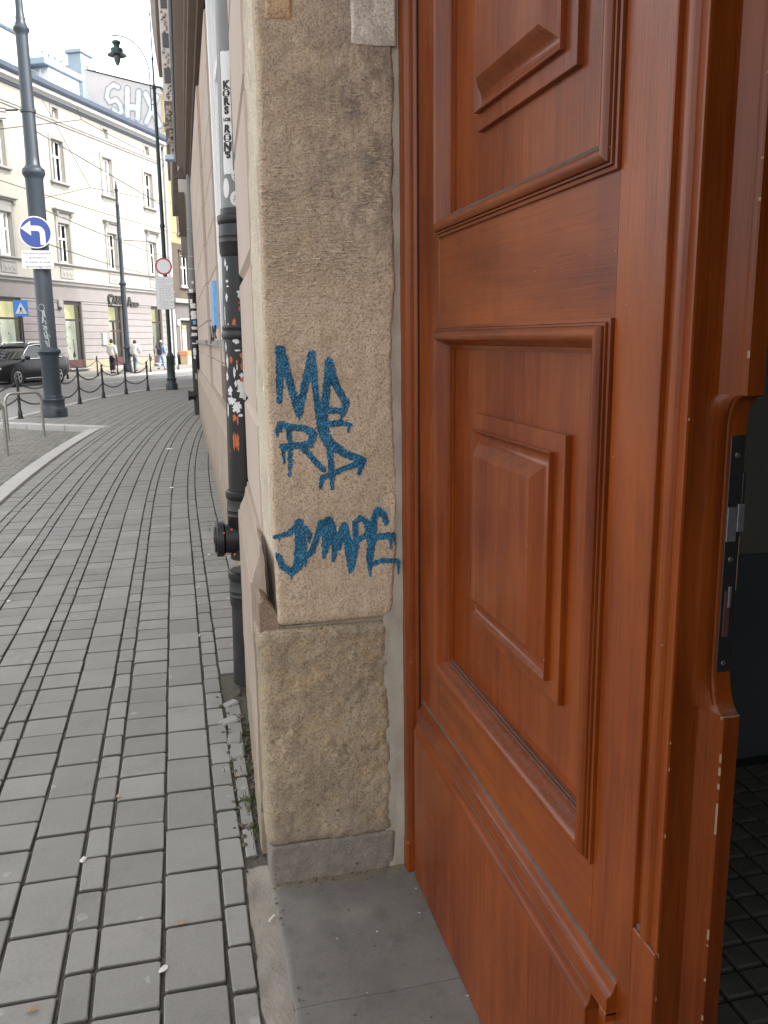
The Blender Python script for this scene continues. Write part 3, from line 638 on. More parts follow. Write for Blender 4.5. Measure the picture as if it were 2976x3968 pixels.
# mortar that fills the shoulder above the lower block
sh = MB(); rows = []
po = [(.188, .775), (.186, .86), (.189, .880), (.198, .888), (.210, .882), (.226, .862), (.240, .838), (.254, .812), (.264, .796), (.266, .775)]
for k in range(13):
    t = k/12; e = max(0, .012-.02*t*6) if t < .1 else 0
    rows.append([(x+.003*float(vn(z*60, t*8))+e*.3, YJ+.014+.100*t, z-e*.8+.005*float(vn(x*60, t*7+3))) for x, z in po])
sh.grid(rows); sh.quad(*rows[0]); part('shoulder_mortar', sh, BROKEN, jamb, smooth=60)
rows = [[(x, YJ+.016+.004*float(vn(x*40, 2))+.02*abs(t-.5), .782+t*.032+.004*float(vn(x*22, 6))) for x in np.linspace(.20, .572, 50)] for t in (0, .25, .5, .75, 1)]
mb = MB(); mb.grid(rows); part('bed_joint', mb, CEMENT, jamb, smooth=60)
def patch(mat, x0, x1, z0, z1, proud):
    rows = []
    for z in np.linspace(z0, z1, 40):
        rows.append([(x+.003*float(vn(z*30, x*9)), YJ-proud-.0025*float(fbm(x*40, z*40, 3))+.004*(1 if (x < x0+.003 or x > x1-.003 or z < z0+.003) else 0), z+(.004*float(vn(x*20, 4)) if z < z0+.004 else 0)) for x in np.linspace(x0, x1, 30)])
    mb = MB(); mb.grid(rows); i = len(mb.v); n = 30
    e = [rows[0][k] for k in range(n)]; mb.grid([[(p[0], YJ+.02, p[2]) for p in e], e]); mb.grid([[(r[0][0], YJ+.02, r[0][2]) for r in rows], [r[0] for r in rows]]); mb.grid([[(r[-1][0], YJ+.02, r[-1][2]) for r in rows], [r[-1] for r in rows]])
    return part('patch_stone', mb, mat, jamb, smooth=60)
patch(ST_OR, .266, .330, 2.376, 2.9, .0055); patch(ST_WH, .480, .596, 2.330, 2.9, .0075)
# cement strip between stone and door frame
rows = [[(x, YJ+.004+.006*float(fbm(x*30, z*12, 3)), z) for x in np.linspace(.545, .618, 10)] for z in np.arange(-.01, 3.0, .02)]
mb = MB(); mb.grid(rows); part('cement_strip', mb, CEMENT, jamb, smooth=60)
# graffiti strokes in millimetre-fine skin that follows the stone
GX = lambda p: (0.146525+4.1046e-04*p[0]-1.9246e-05*p[1]+1.4030e-08*p[0]*p[1], 1.685957-8.6641e-07*p[0]-4.1002e-04*p[1]-1.8216e-08*p[0]*p[1])
SC = .00042
TAGA = [([(318, 275), (316, 420), (312, 600)], [62, 52, 42]), ([(322, 275), (385, 500), (440, 680)], [62, 52, 52]), ([(440, 680), (480, 480), (522, 305)], [50, 55, 58]), ([(522, 305), (545, 520), (582, 780)], [56, 48, 52]), ([(440, 680), (442, 722)], [30, 12]),
        ([(590, 760), (615, 560), (632, 350)], [60, 56, 54]), ([(635, 352), (680, 500), (748, 615)], [52, 52, 56]), ([(748, 615), (722, 690)], [56, 40]), ([(600, 655), (680, 662), (735, 660)], [52, 46, 46]), ([(718, 690), (715, 735)], [24, 12]), ([(575, 700), (580, 800)], [50, 34]),
        ([(310, 780), (318, 752), (400, 768), (480, 778), (535, 812)], [50, 50, 46, 50, 52]), ([(535, 812), (510, 880), (420, 888), (335, 895)], [54, 54, 48, 44]), ([(372, 790), (384, 900), (379, 1085)], [38, 38, 26]), ([(300, 790), (298, 825)], [34, 14]), ([(330, 890), (346, 1000)], [32, 14]), ([(472, 910), (540, 985), (600, 1045)], [44, 44, 40]), ([(498, 930), (496, 962)], [16, 8]),
        ([(775, 752), (700, 738), (612, 752)], [34, 40, 44]), ([(768, 760), (758, 802)], [26, 14]), ([(600, 740), (605, 820), (640, 880), (655, 905)], [74, 72, 74, 66]), ([(650, 880), (750, 945), (858, 985)], [60, 56, 56]), ([(865, 985), (828, 1078)], [48, 26]), ([(846, 1000), (848, 1055)], [30, 16]), ([(860, 995), (740, 1035), (592, 1100)], [46, 42, 40]), ([(640, 900), (650, 1040), (656, 1170)], [46, 44, 30]), ([(592, 1100), (578, 1170)], [42, 18])]
TAGB = [([(285, 1497), (370, 1472), (440, 1415)], [30, 42, 56]), ([(312, 1500), (314, 1535)], [22, 12]), ([(440, 1405), (452, 1560), (432, 1690), (392, 1740)], [70, 86, 72, 56]), ([(392, 1740), (330, 1690), (303, 1620)], [52, 50, 44]), ([(390, 1745), (393, 1778)], [32, 12]), ([(480, 1440), (508, 1480), (505, 1532)], [48, 36, 18]),
        ([(470, 1640), (520, 1600), (556, 1500), (582, 1400)], [46, 46, 44, 46]), ([(482, 1660), (478, 1695)], [28, 14]), ([(590, 1410), (632, 1388)], [46, 52]), ([(632, 1390), (618, 1520), (603, 1635)], [66, 70, 30]), ([(640, 1400), (680, 1540), (662, 1660)], [60, 70, 24]), ([(690, 1560), (735, 1420)], [62, 56]), ([(735, 1425), (765, 1560), (772, 1740)], [56, 64, 22]),
        ([(782, 1720), (812, 1560), (806, 1400), (842, 1368), (892, 1400), (890, 1475), (830, 1512)], [40, 46, 42, 40, 40, 44, 44]), ([(1015, 1405), (1006, 1350), (960, 1318), (930, 1385), (932, 1470)], [36, 46, 54, 52, 48]), ([(900, 1505), (980, 1490), (1058, 1480)], [52, 48, 44]), ([(1040, 1490), (1044, 1572)], [34, 14]), ([(1068, 1480), (1072, 1545)], [24, 12]), ([(918, 1500), (903, 1640), (908, 1765)], [58, 54, 20]), ([(908, 1690), (995, 1652), (1085, 1658)], [44, 34, 34]), ([(1092, 1660), (1100, 1700), (1094, 1748)], [32, 26, 12])]
def tag(strokes, parent):
    st = [([GX(p) for p in pts], [q*SC for q in wd]) for pts, wd in strokes]
    xs = [p[0] for s in st for p in s[0]]; zs = [p[1] for s in st for p in s[0]]; h = .0019
    gx = np.arange(min(xs)-.02, max(xs)+.02, h); gz = np.arange(min(zs)-.02, max(zs)+.02, h); X, Z = np.meshgrid(gx, gz)
    d = segmask(X, Z, st)+.0014*fbm(X*130, Z*130, 2)+.0016*fbm(X*40, Z*40, 2)
    Y = YJ-sdisp(X, Z, False)-.0016
    ov = X > np.interp(Z, Z[:, 0], XR_up(Z[:, 0]))-.022; Y = np.where(ov, YJ-.0025-.004*(X < .575), Y)
    ov_ = (d < .0075) & (NR.rand(*d.shape) > .55+d*60); m = (d < 0) | ov_; cell = m[:-1, :-1] & m[1:, :-1] & m[:-1, 1:] & m[1:, 1:]
    idx = -np.ones(X.shape, int); use = np.zeros(X.shape, bool)
    for a, b in ((0, 0), (0, 1), (1, 0), (1, 1)): use[a:X.shape[0]-1+a, b:X.shape[1]-1+b] |= cell
    idx[use] = np.arange(use.sum()); mb = MB(); mb.v = list(map(tuple, np.stack([X[use], Y[use], Z[use]], 1)))
    ii, jj = np.nonzero(cell); mb.f = [(idx[i, j], idx[i, j+1], idx[i+1, j+1], idx[i+1, j]) for i, j in zip(ii, jj)]
    return part('graffiti_tag', mb, SPRAY, parent, smooth=60)
tag(TAGA, up)['label'] = 'blue sprayed letters MA over RS on the upper jamb stone'
tag(TAGB, up)['label'] = 'blue dripping sprayed word JUMPE low on the upper jamb stone'

# threshold slab
ds = thing('doorstep', 'worn dark grey stone threshold slabs under the wooden door', 'doorstep', (.5, 1.4, 0))
for ya, yb_ in ((-1.4, .6), (.602, 1.8355), (1.837, 2.36)):
    rows = []; ys = np.linspace(ya, yb_, max(8, int((yb_-ya)/.02)))
    for y in ys:
        ey = min(y-ya, yb_-y); xs = [.190, .194, .200, .21]+list(np.linspace(.23, .80, 24))
        rows.append([(x+.003*float(vn(y*25, 3))*(x < .22), y, .002+.0035*float(fbm(x*7, y*7, 3))+.002*float(fbm(x*40, y*40, 2))-(.010 if x < .191 else .003 if x < .195 else 0)-(.002 if ey < .001 else 0)) for x in xs])
    st_ = MB(); st_.grid(rows); st_.grid([[(p[0], p[1], -.1) for p in (r[0] for r in rows)], [r[0] for r in rows]]); st_.grid([[(p[0], p[1], -.05) for p in rows[0]], rows[0]]); st_.grid([[(p[0], p[1], -.05) for p in rows[-1]], rows[-1]])
    part('slab', st_, SLAB, ds, smooth=60)
gt = MB()
for k in range(90):
    q = R.random(); x, y = (R.uniform(.2, .59), 2.335-abs(R.gauss(0, .02))) if q < .55 else ((.193+abs(R.gauss(0, .012)), R.uniform(1.4, 2.33)) if q < .8 else (R.uniform(.2, .6), R.uniform(1.5, 2.3)))
    s_ = R.uniform(.0012, .004); gt.ell((x, y, .003), (s_, s_, s_*.6), 6, 4)
part('grit', gt, SOIL, ds, kind='stuff')
# ------------------------------------------------------------------ door frame post and head
fr = thing('door_frame', 'reddish brown timber door frame post against the stone jamb', 'door frame', (.63, 2.31, 0))
prof = [(.604, 2.36), (.604, 2.305), (.606, 2.297), (.611, 2.292), (.618, 2.2895), (.628, 2.289), (.630, 2.287), (.638, 2.2855), (.648, 2.2855), (.70, 2.2855), (.70, 2.36)]
mb = MB(); mb.loops([[(x, y, .012) for x, y in prof], [(x, y, 3.22) for x, y in prof]], False); mb.quad(*[(x, y, .012) for x, y in prof]); part('post', mb, WF, fr)
mb = MB(); mb.box(.604, -.33, 3.22, .70, 2.36, 3.32, .006); part('head', mb, WF, fr)
mb = MB(); mb.box(.604, -.33, .012, .70, -.25, 3.22, .006); part('post', mb, WF, fr)
part('gap_shade_strip', MB().box(.6368, 2.2846, .012, .69, 2.2862, 3.2), BLACKM, fr)  # dark strip added on the post to draw the shade of the gap
mb = MB(); mb.box(.599, 2.292, .0, .632, 2.335, .105, .006); part('post_foot', mb, WF, fr)

# ------------------------------------------------------------------ door leaf
XD = .64; ZB, ZT = .014, 3.2; YH, YE = 2.2795, 1.007
leaf = thing('wooden_door', 'tall brown panelled timber door leaf with raised panels and lock in its edge', 'door', (.67, 2.28, 0))
L2, R2 = 2.100, 1.203
B1, T2, B2 = 1.832, 1.627, .720
mb = MB(); mb.box(XD, L2-.002, ZB, .700, YH, ZT, .002); part('stile', mb, WV, leaf)
mb = MB(); mb.box(XD, 1.0725, ZB, .700, R2+.002, ZT, .0015); part('stile', mb, WV, leaf)
mb = MB(); mb.box(XD+.0008, R2+.0028, T2-.02, .695, L2-.0028, B1+.02, .001); part('rail', mb, WH, leaf)
mb = MB(); mb.box(XD+.0006, R2+.0028, ZB, .695, L2-.0028, B2+.02, .001); part('rail', mb, WH, leaf)
MP = [(0, -.004), (.0022, -.004), (.0022, .006), (.0075, .0072), (.0077, .0045), (.0092, .0045), (.0094, .011), (.0125, .0118), (.0127, .0095), (.0138, .0095), (.0142, .0155), (.0165, .0190), (.0205, .0216), (.025, .0226), (.0295, .0218), (.0335, .0190), (.0365, .0145), (.0385, .008), (.0415, .002), (.0445, -.003), (.0465, -.0085), (.0475, -.0125), (.0510, -.0135), (.0514, -.0185), (.0552, -.0195), (.0556, -.0275), (.060, -.0275)]
def rect(t, x, y0, y1, z0, z1): return [(x, y0+t, z0+t), (x, y1-t, z0+t), (x, y1-t, z1-t), (x, y0+t, z1-t)]
def moulding(y0, y1, z0, z1):
    # four mitred lengths, each its own piece
    for k in range(4):
        mb = MB(); rows = []
        for t, h in MP:
            r = rect(t, XD-h, y0, y1, z0, z1); a, b = Vector(r[k]), Vector(r[(k+1) % 4]); rows.append([tuple(a.lerp(b, q/24)) for q in range(25)])
        mb.grid(rows); part('panel_moulding', mb, WH if k in (0, 2) else WV, leaf, smooth=28)
    # dust lying on the ledges of the lower length
    mb = MB()
    for t0, t1, h in ((.0480, .0512, -.0125), (.0517, .0554, -.0180)):
        mb.quad((XD-h-.0012, y0+t1+.002, z0+t0), (XD-h-.0012, y1-t1-.002, z0+t0), (XD-h-.0008, y1-t1-.002, z0+t1), (XD-h-.0008, y0+t1+.002, z0+t1))
    part('dust_line', mb, DUST, leaf)
def field(y0, y1, z0, z1, q):                  # q: raised field rectangle of the outer step
    XP = XD+.0262; mb = MB(); a0, a1, b0, b1 = q
    mb.loops([rect(.054, XP, y0, y1, z0, z1), rect(0, XP, a0, a1, b0, b1), rect(0, XP-.0115, a0, a1, b0, b1), rect(.0012, XP-.0122, a0, a1, b0, b1)], True)
    s = (.034, .040)
    def r2(e, x): return [(x, a0+s[1]+e, b0+s[0]+e), (x, a1-.012-e, b0+s[0]+e), (x, a1-.012-e, b1-s[0]-e), (x, a0+s[1]+e, b1-s[0]-e)]
    mb.loops([rect(.0012, XP-.0122, a0, a1, b0, b1), r2(0, XP-.0130), r2(0, XP-.0235), r2(.0012, XP-.0242)], True)
    lp = []
    for k in range(0, 10):                     # hollow cut round the middle board
        t = k/9; lp.append(r2(.0012+.053*t, XP-.0242+.024*math.sin(t*math.pi)*(1-t)-.0150*(1-math.cos(t*math.pi/2))))
    mb.loops(lp, True); mb.loops([r2(.0542, XP-.0392), r2(.0560, XP-.0392)], True, False, True)
    part('raised_panel', mb, WV, leaf, smooth=30)
moulding(R2, L2, B1, 3.08); field(R2, L2, B1, 3.08, (1.392, 1.870, 2.026, 2.90))
moulding(R2, L2, B2, T2); field(R2, L2, B2, T2, (1.392, 1.870, .926, 1.429))
mb = MB(); mb.box(.690, R2+.03, .72, .699, L2-.03, 3.18); part('back_board', mb, WV, leaf)
mb = MB(); mb.box(XD, R2+.0028, 3.06, .695, L2-.0028, ZT, .001); part('rail', mb, WH, leaf)
# weatherboard: two sloped fillets above the kick board
Y0w, Y1w = 1.108, 2.255
def run(name, prof_, y0, y1, mat=WH):
    mb = MB(); rows = [[(x, y0+(y1-y0)*k/40, z) for k in range(41)] for x, z in prof_]; mb.grid(rows); mb.quad(*[(x, y0, z) for x, z in prof_]); mb.quad(*[(x, y1, z) for x, z in prof_]); return part(name, mb, mat, leaf, smooth=30)
run('weather_fillet', [(.645, .572), (.6395, .5715), (.6365, .568), (.6335, .556), (.6285, .548), (.6225, .545), (.6215, .540), (.6225, .512), (.645, .512)], Y0w, Y1w)
run('weather_fillet', [(.645, .5115), (.6255, .5115), (.6245, .508), (.6225, .496), (.6185, .486), (.6145, .481), (.6135, .476), (.645, .476)], 1.165, 2.264)
mb = MB(); mb.box(.6145, 1.167, ZB-.006, .66, 2.264, .4755, .002); part('kick_board', mb, WV, leaf)
mb = MB(); mb.box(.6205, 1.108, .500, .66, 1.130, .516, .001); part('notch_block', mb, WH, leaf)
mb = MB()
for x, z0, z1, y0, y1 in ((.6390, .5700, .5752, 1.110, 2.252), (.6232, .5105, .5138, 1.17, 2.25)): mb.quad((x-.002, y0, z0), (x-.002, y1, z0), (x+.002, y1, z1), (x+.002, y0, z1))
part('dust_line', mb, DUST, leaf)
# bead and quirk along the meeting stile
def zrun(name, prof_, z0, z1, mat=WV):
    mb = MB(); n = 30; rows = [[(x, y, z0+(z1-z0)*k/n) for k in range(n+1)] for x, y in prof_]; mb.grid(rows); mb.quad(*[(x, y, z0) for x, y in prof_]); return part(name, mb, mat, leaf, smooth=30)
zrun('stile_bead', [(.66, 1.0720), (.6490, 1.0718), (.6486, 1.0580), (.6490, 1.0548), (.6455, 1.0540), (.6415, 1.0522), (.6400, 1.0490), (.6392, 1.0440), (.6395, 1.0390), (.6410, 1.0345), (.6445, 1.0315), (.6470, 1.0305), (.6465, 1.0280), (.6430, 1.0110), (.6440, 1.0080), (.6470, 1.0072), (.66, 1.0072)], .700, ZT)
mb = MB(); mb.box(.6402, 1.0072, ZB, .66, 1.0722, .699, .0015); part('stile_foot', mb, WV, leaf)
mb = MB(); mb.ell((.6475, 1.0650, .700), (.002, .0065, .009)); part('stop_plug', mb, DUST, leaf)
# edge of the leaf with its lip; the lip is scooped away at the lock
ZS0, ZS1 = 1.085, 1.522
def lipd(z):                                  # how far the lip stands proud
    full, low = .036, .007
    if z < ZS0-.001: return full
    if z < ZS0+.075: t = (z-ZS0)/.075; return low+(full-low)*(1-math.sqrt(max(0, 1-(1-t)**2)))
    if z < ZS1-.04: return low
    if z < ZS1: t = (ZS1-z)/.04; return low+(full-low)*(1-math.sqrt(max(0, 1-(1-t)**2)))
    return full
zz = sorted(set([ZB, ZT]+[ZB+k*.05 for k in range(64)]+[ZS0-.0005, ZS0+.0005]+[ZS0+.075*k/14 for k in range(15)]+[ZS1-.04*k/10 for k in range(11)]+[ZS1+.0008]))
rows = []
for z in zz:
    if z > ZT: continue
    l = lipd(z); f = l/.036; YF = YE-l; q = 1-(l-.007)/.029; e = .012*q
    rows.append([(.6465, YE+.01, z), (.6470, YE, z), (.6830-e, YE-.0005, z), (.6865-e, YE-.001-.0015*q, z), (.6905-e*.8, YE-.004*f-.001-.002*q, z), (.6955-e*.5, YE-.0135*f-.001-.002*q, z), (.6990-e*.3, YE-.0235*f-.001-.001*q, z), (.6998, YF+.0085*f, z), (.7002, YF+.0065*f, z), (.7016, YF+.002*f, z), (.7040, YF, z), (.7275, YF, z), (.7285, YF+.002, z), (.7285, YE+.01, z)])
mb = MB(); mb.grid(rows); part('meeting_edge', mb, WE, leaf, smooth=32)
# chipped varnish along the arrises
def chips(n, fx, z0, z1, wmin, wmax, seed):
    rr = random.Random(seed); mb = MB()
    for _ in range(n):
        z = rr.uniform(z0, z1); h = rr.choice((.003, .005, .006, .008, .012, .02))*rr.uniform(.6, 1.3); wd = rr.uniform(wmin, wmax); n_ = 9
        a = [fx(z+h*k/n_-h/2, -1, wd*math.sin(math.pi*k/n_)*rr.uniform(.5, 1)) for k in range(n_+1)]; b = [fx(z+h*k/n_-h/2, 1, wd*math.sin(math.pi*k/n_)*rr.uniform(.3, 1)) for k in range(n_+1)]
        mb.grid([a, b])
    return mb
c1 = chips(13, lambda z, s, q: (.6432 if s < 0 else .6470+q*.6, 1.0096+q*.9 if s < 0 else 1.0064, z), .1, 2.3, .0002, .0008, 3)
c2 = chips(17, lambda z, s, q: (.7016-q*.5 if s < 0 else .7031+q*1.0, (YE-lipd(z))+.0028-.0012 if s < 0 else (YE-lipd(z))-.0009, z), .2, 1.08, .0002, .0008, 5)
c3 = chips(4, lambda z, s, q: (.7016-q*.5 if s < 0 else .7031+q*1.0, (YE-lipd(z))+.0028-.0012 if s < 0 else (YE-lipd(z))-.0009, z), 1.53, 2.0, .0002, .0007, 6)
c4 = MB(); c4.ell((.7016, YE-.0345, 1.083), (.0025, .0015, .003), 8, 5); c4.grid([[(.7010+.0255*k/10, YE-.0368, ZS0-.0015+.001*R.random()) for k in range(11)], [(.7010+.0255*k/10, YE-.0366, ZS0+.0012) for k in range(11)]])
part('chipped_varnish', join(c1, c2, c3, c4), WCHIP, leaf, smooth=0)
# lock
YL = YE-.0082
lk = part('lock_plate', MB().box(00.7055, YL, 1.072, 00.7275, YL+.004, 1.468, .001), LOCKM, leaf)
part('latch_box', MB().box(00.7265, YL-.0005, 1.362, 00.7310, YL+.004, 1.418, .0006), LOCKM, lk)
part('latch_plate', MB().box(00.7065, YL-.0016, 1.325, 00.7210, YL+.002, 1.372, .0006), TAPE, lk)
part('latch_bolt', MB().box(00.7215, YL-.0022, 1.338, 00.7320, YL+.002, 1.376, .0008), TAPE, lk)
part('deadbolt_slot', MB().box(00.7110, YL-.0007, 1.190, 00.7200, YL+.002, 1.255, .0004), MAROON, lk)
part('deadbolt', MB().box(00.7160, YL-.0018, 1.232, 00.7208, YL+.002, 1.262, .0006), TAPE, lk)
part('plate_seam', MB().box(00.7057, YL-.0004, 1.1285, 00.7273, YL+.002, 1.1300), SCREW, lk)
for z in (1.442, 1.300, 1.152, 1.102):
    s_ = MB(); s_.lathe([(.0037, 0), (.0037, -.0006), (.0024, -.0013), (.0024, -.0006), (.0006, -.0006)], (00.7160, YL-.0002, z), 14, 'y'); part('screw', s_, SCREW, lk)
part('raw_wood_patch', MB().box(00.7278, YL+.001, 1.255, 00.7288, YL+.006, 1.330), WCHIP, lk)

# ------------------------------------------------------------------ the pink building round the doorway
bld = thing('pink_building', 'pinkish rusticated building with moulded plinth receding behind the downpipes', 'building', (.35, 3.2, 0))
# pier beside the jamb: courses of rusticated render
K1 = .042; A0 = Vector((.2335, 2.672, 0)); ua = Vector((math.sin(math.atan(K1)), math.cos(math.atan(K1)), 0)); na = Vector((-ua.y, ua.x, 0))   # na points to the street
def pier(t, d, z): return tuple(A0+ua*t+na*d+Vector((0, 0, z)))
LP = 1.09
def course(z0, z1, t0, t1, f, dd=.0, bev=.030, mat=PINK, depth=.3, par=None, b2=None):
    b2 = bev if b2 is None else b2
    mb = MB(); P = lambda e, d: [f(t0+e, d, z0+(b2 if d < dd-.001 and 0 else 0)), f(t1-e, d, z0), f(t1-e, d, z1), f(t0+e, d, z1)]
    A = [(t0, z0), (t1, z0), (t1, z1), (t0, z1)]
    i0 = [f(t, dd-depth, z) for t, z in A]; i1 = [f(t, dd-bev, z) for t, z in A]
    i2 = [f(t0+.004, dd, z0+bev), f(t1-bev*.4, dd, z0+bev), f(t1-bev*.4, dd, z1-bev), f(t0+.004, dd, z1-bev)]
    mb.loops([i0, i1, i2], True, False, True); return part('rusticated_block', mb, mat, par or bld, smooth=20)
ZC = [1.36+.478*k for k in range(9)]
for z0, z1 in [(.985, 1.36)]+list(zip(ZC[:-1], ZC[1:])): course(z0+.002, z1-.002, 0, LP, pier, 0, .022)
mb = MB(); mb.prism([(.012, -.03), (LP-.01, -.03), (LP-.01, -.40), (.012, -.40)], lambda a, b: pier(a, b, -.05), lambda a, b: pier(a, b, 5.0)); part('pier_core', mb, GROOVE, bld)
# moulded top of the plinth, broken at its near corner
cy = [(-.02, .995), (.004, .99), (.005, .972), (.012, .966), (.014, .948), (.018, .930), (.026, .910), (.034, .896), (.0385, .884), (.0395, .872), (.046, .868), (.0475, .856), (.0475, .70), (.05, .45), (.05, -.05)]
def tend(z): return float(np.interp(z, [-.05, .62, .72, .80, .88, .93, .985, 1.0], [-.168, -.165, -.150, -.105, -.085, -.045, .012, .012]))+.012*float(vn(z*22, 1.7))
zs_ = [p for p in cy]
cy2 = cy[:12]+[(.0475+.0, z) for z in np.arange(.84, .68, -.02)]+[(.0478+.002*float(vn(z*9, 4)), z) for z in np.arange(.66, -.06, -.06)]
rows = []
for d, z in cy2:
    te = tend(z); rows.append([pier(te, -.06, z)]+[pier(te+.0005, min(d, .006)*0+d*.3, z)]+[pier(te+(LP+.012-te)*k/40, d+.0035*float(fbm(k*.9, z*16, 3))*(1 if z < .86 else .25)-(.004 if k == 0 else 0), z) for k in range(41)]+[pier(LP+.012, -.06, z)])
mb = MB(); mb.grid(rows); part('plinth_moulding', mb, PLINTH, bld, smooth=30)
rows = [[pier(-.30+.42*u, .006+.007*float(fbm(u*6, z*12, 4)), z) for u in np.linspace(0, 1, 16)] for z in np.linspace(-.05, 1.0, 46)]
mb = MB(); mb.grid(rows); part('broken_render', mb, BROKEN, bld, smooth=60)
# set-back bays: near window bay, pilaster, far bay
FK = .0088
def plane(x0):
    def f(t, d, z): return (x0+FK*t-d, t, z)
    return f
bayA, bayB, bayC = plane(.342), plane(.377), plane(.395)
for f, t0, t1 in ((bayA, 11.85, 19.45), (bayB, 9.22, 11.85), (bayC, 3.7, 9.22)):
    for zi, (z0, z1) in enumerate([(.99, 1.36)]+list(zip(ZC[:-1], ZC[1:]))):
        if z1 > 5.0: continue
        if f is bayC:
            if z0 > 1.3: segs = [(8.95, 9.22), (3.7, 4.9)]
            else: segs = [(3.7, 6.2), (6.2, 9.22)]
        else: n = 3 if f is bayA else 1; segs = [(t0+(t1-t0)*k/n, t0+(t1-t0)*(k+1)/n) for k in range(n)]
        for a, b in segs: course(z0+.002, z1-.002, a, b, f, 0, .012, depth=.25 if f is not bayC else .3)
    mb = MB(); mb.box(0, 0, 0, 1, 1, 1)
mb = MB(); mb.prism([(.375+.342+FK*3.7-.342, 3.7), (.40+FK*3.7+.03, 3.7)], lambda a, b: (a, b, 0), lambda a, b: (a, b, 1)) if 0 else None
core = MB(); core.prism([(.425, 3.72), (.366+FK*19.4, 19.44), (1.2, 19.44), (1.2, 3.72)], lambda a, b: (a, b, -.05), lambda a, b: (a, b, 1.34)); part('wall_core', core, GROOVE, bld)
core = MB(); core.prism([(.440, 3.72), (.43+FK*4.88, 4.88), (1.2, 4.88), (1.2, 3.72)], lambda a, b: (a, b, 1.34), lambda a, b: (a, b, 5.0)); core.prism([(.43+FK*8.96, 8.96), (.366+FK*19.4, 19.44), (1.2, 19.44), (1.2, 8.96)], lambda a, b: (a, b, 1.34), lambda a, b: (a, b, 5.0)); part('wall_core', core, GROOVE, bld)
rows = [[(.342+FK*t-d, t, z) for t in np.linspace(3.72, 19.5, 60)] for d, z in [(-.05, 1.0), (.004, .995), (.012, .97), (.03, .93), (.042, .88), (.055, .87), (.055, .5), (.058, -.05)]]
mb = MB(); mb.grid(rows); part('plinth_moulding', mb, PLINTH, bld, smooth=30)
for a, b in ((4.905, 6.9), (6.905, 8.945)): course(1.362, 1.532, a, b, bayC, 0, .012, depth=.3)
# sill band, window with its white frame and mirror-bright panes
for f, t0, t1, d in ((bayA, 11.86, 19.44, .045), (bayB, 9.23, 11.84, .05), (bayC, 4.9, 8.95, .075)):
    mb = MB(); mb.prism([(t0, -.2), (t1, -.2), (t1, d), (t0, d)], lambda a, b: f(a, b, 1.535), lambda a, b: f(a, b, 1.592)); part('sill_band', mb, TRIM, bld)
wn = MB(); wf = lambda a0, a1, d0, d1, z0, z1: wn.prism([(a0, d0), (a1, d0), (a1, d1), (a0, d1)], lambda a, b: bayC(a, b, z0), lambda a, b: bayC(a, b, z1))
wf(8.72, 8.94, -.2, .010, 1.60, 4.99); wf(8.60, 8.715, -.2, -.02, 1.60, 4.99); wf(4.9, 5.1, -.2, .01, 1.6, 4.99); wf(5.1, 8.6, -.2, -.02, 1.60, 1.72); wf(5.1, 8.6, -.2, .01, 4.86, 4.99)
for a in (6.25, 7.45): wf(a, a+.09, -.10, -.025, 1.72, 4.86)
wf(5.1, 8.6, -.10, -.027, 3.9, 3.98); win = part('window', wn, WHITEF, bld)
mb = MB(); mb.quad(bayC(5.1, -.055, 1.7), bayC(8.62, -.055, 1.7), bayC(8.62, -.055, 4.9), bayC(5.1, -.055, 4.9)); part('pane', mb, GLASS, win)
mb = MB(); mb.quad(bayC(5.0, -.3, 1.6), bayC(8.8, -.3, 1.6), bayC(8.8, -.3, 4.99), bayC(5.0, -.3, 4.99)); part('blind', mb, PAPER, win)
# cornice and eaves gutter
rows = [[(.342+FK*t-d, t, z) for t in np.linspace(2.3, 19.5, 40)] for d, z in [(-.06, 4.90), (.0, 4.90), (.012, 4.93), (.09, 4.95), (.10, 4.985), (.125, 5.0), (.13, 5.06), (.20, 5.12), (.235, 5.16), (.24, 5.20)]]
mb = MB(); mb.grid(rows); part('cornice', mb, PINKD, bld, smooth=25)
rows = [[(.342+FK*t-d, t, z) for t in np.linspace(2.3, 19.5, 40)] for d, z in [(.20, 5.202), (.262, 5.202), (.285, 5.24), (.285, 5.33), (.26, 5.335), (.0, 5.35), (-3.5, 6.8)]]
mb = MB(); mb.grid(rows); part('gutter', mb, GUTTER, bld, smooth=25)
mb = MB(); mb.prism([(.05, 4.9), (.20, 5.2), (.6, 5.3), (1.2, 5.3), (1.2, -.05), (.40, -.05), (.40, 4.9)], lambda a, b: (.0+a+.17, 19.46, b), lambda a, b: (a+.17, 19.62, b)); part('end_wall', mb, PINKD, bld)
# masonry over and beyond the doorway (past the picture's edge)
mb = MB(); mb.box(.245, -.34, 3.22, .76, 2.70, 4.9); mb.box(.245, -9, -.05, .76, -.34, 4.9); part('doorway_wall', mb, PINK, bld)
mb = MB(); mb.box(.62, 2.665, -.05, .76, 2.95, 3.4); mb.box(.62, 2.365, -.05, .76, 2.70, 3.4); part('reveal_core', mb, INT_UP, bld)
mb = MB(); mb.quad((.4, -9, 5.3), (.45, 19.5, 5.3), (6.5, 19.5, 8.0), (6.5, -9, 8.0)); mb.quad((6.5, -9, -.05), (6.5, 19.5, -.05), (6.5, 19.5, 8), (6.5, -9, 8)); mb.quad((.7, -9, -.05), (6.5, -9, -.05), (6.5, -9, 8.), (.7, -9, 5.3)); part('roof', mb, ROOFM, bld)
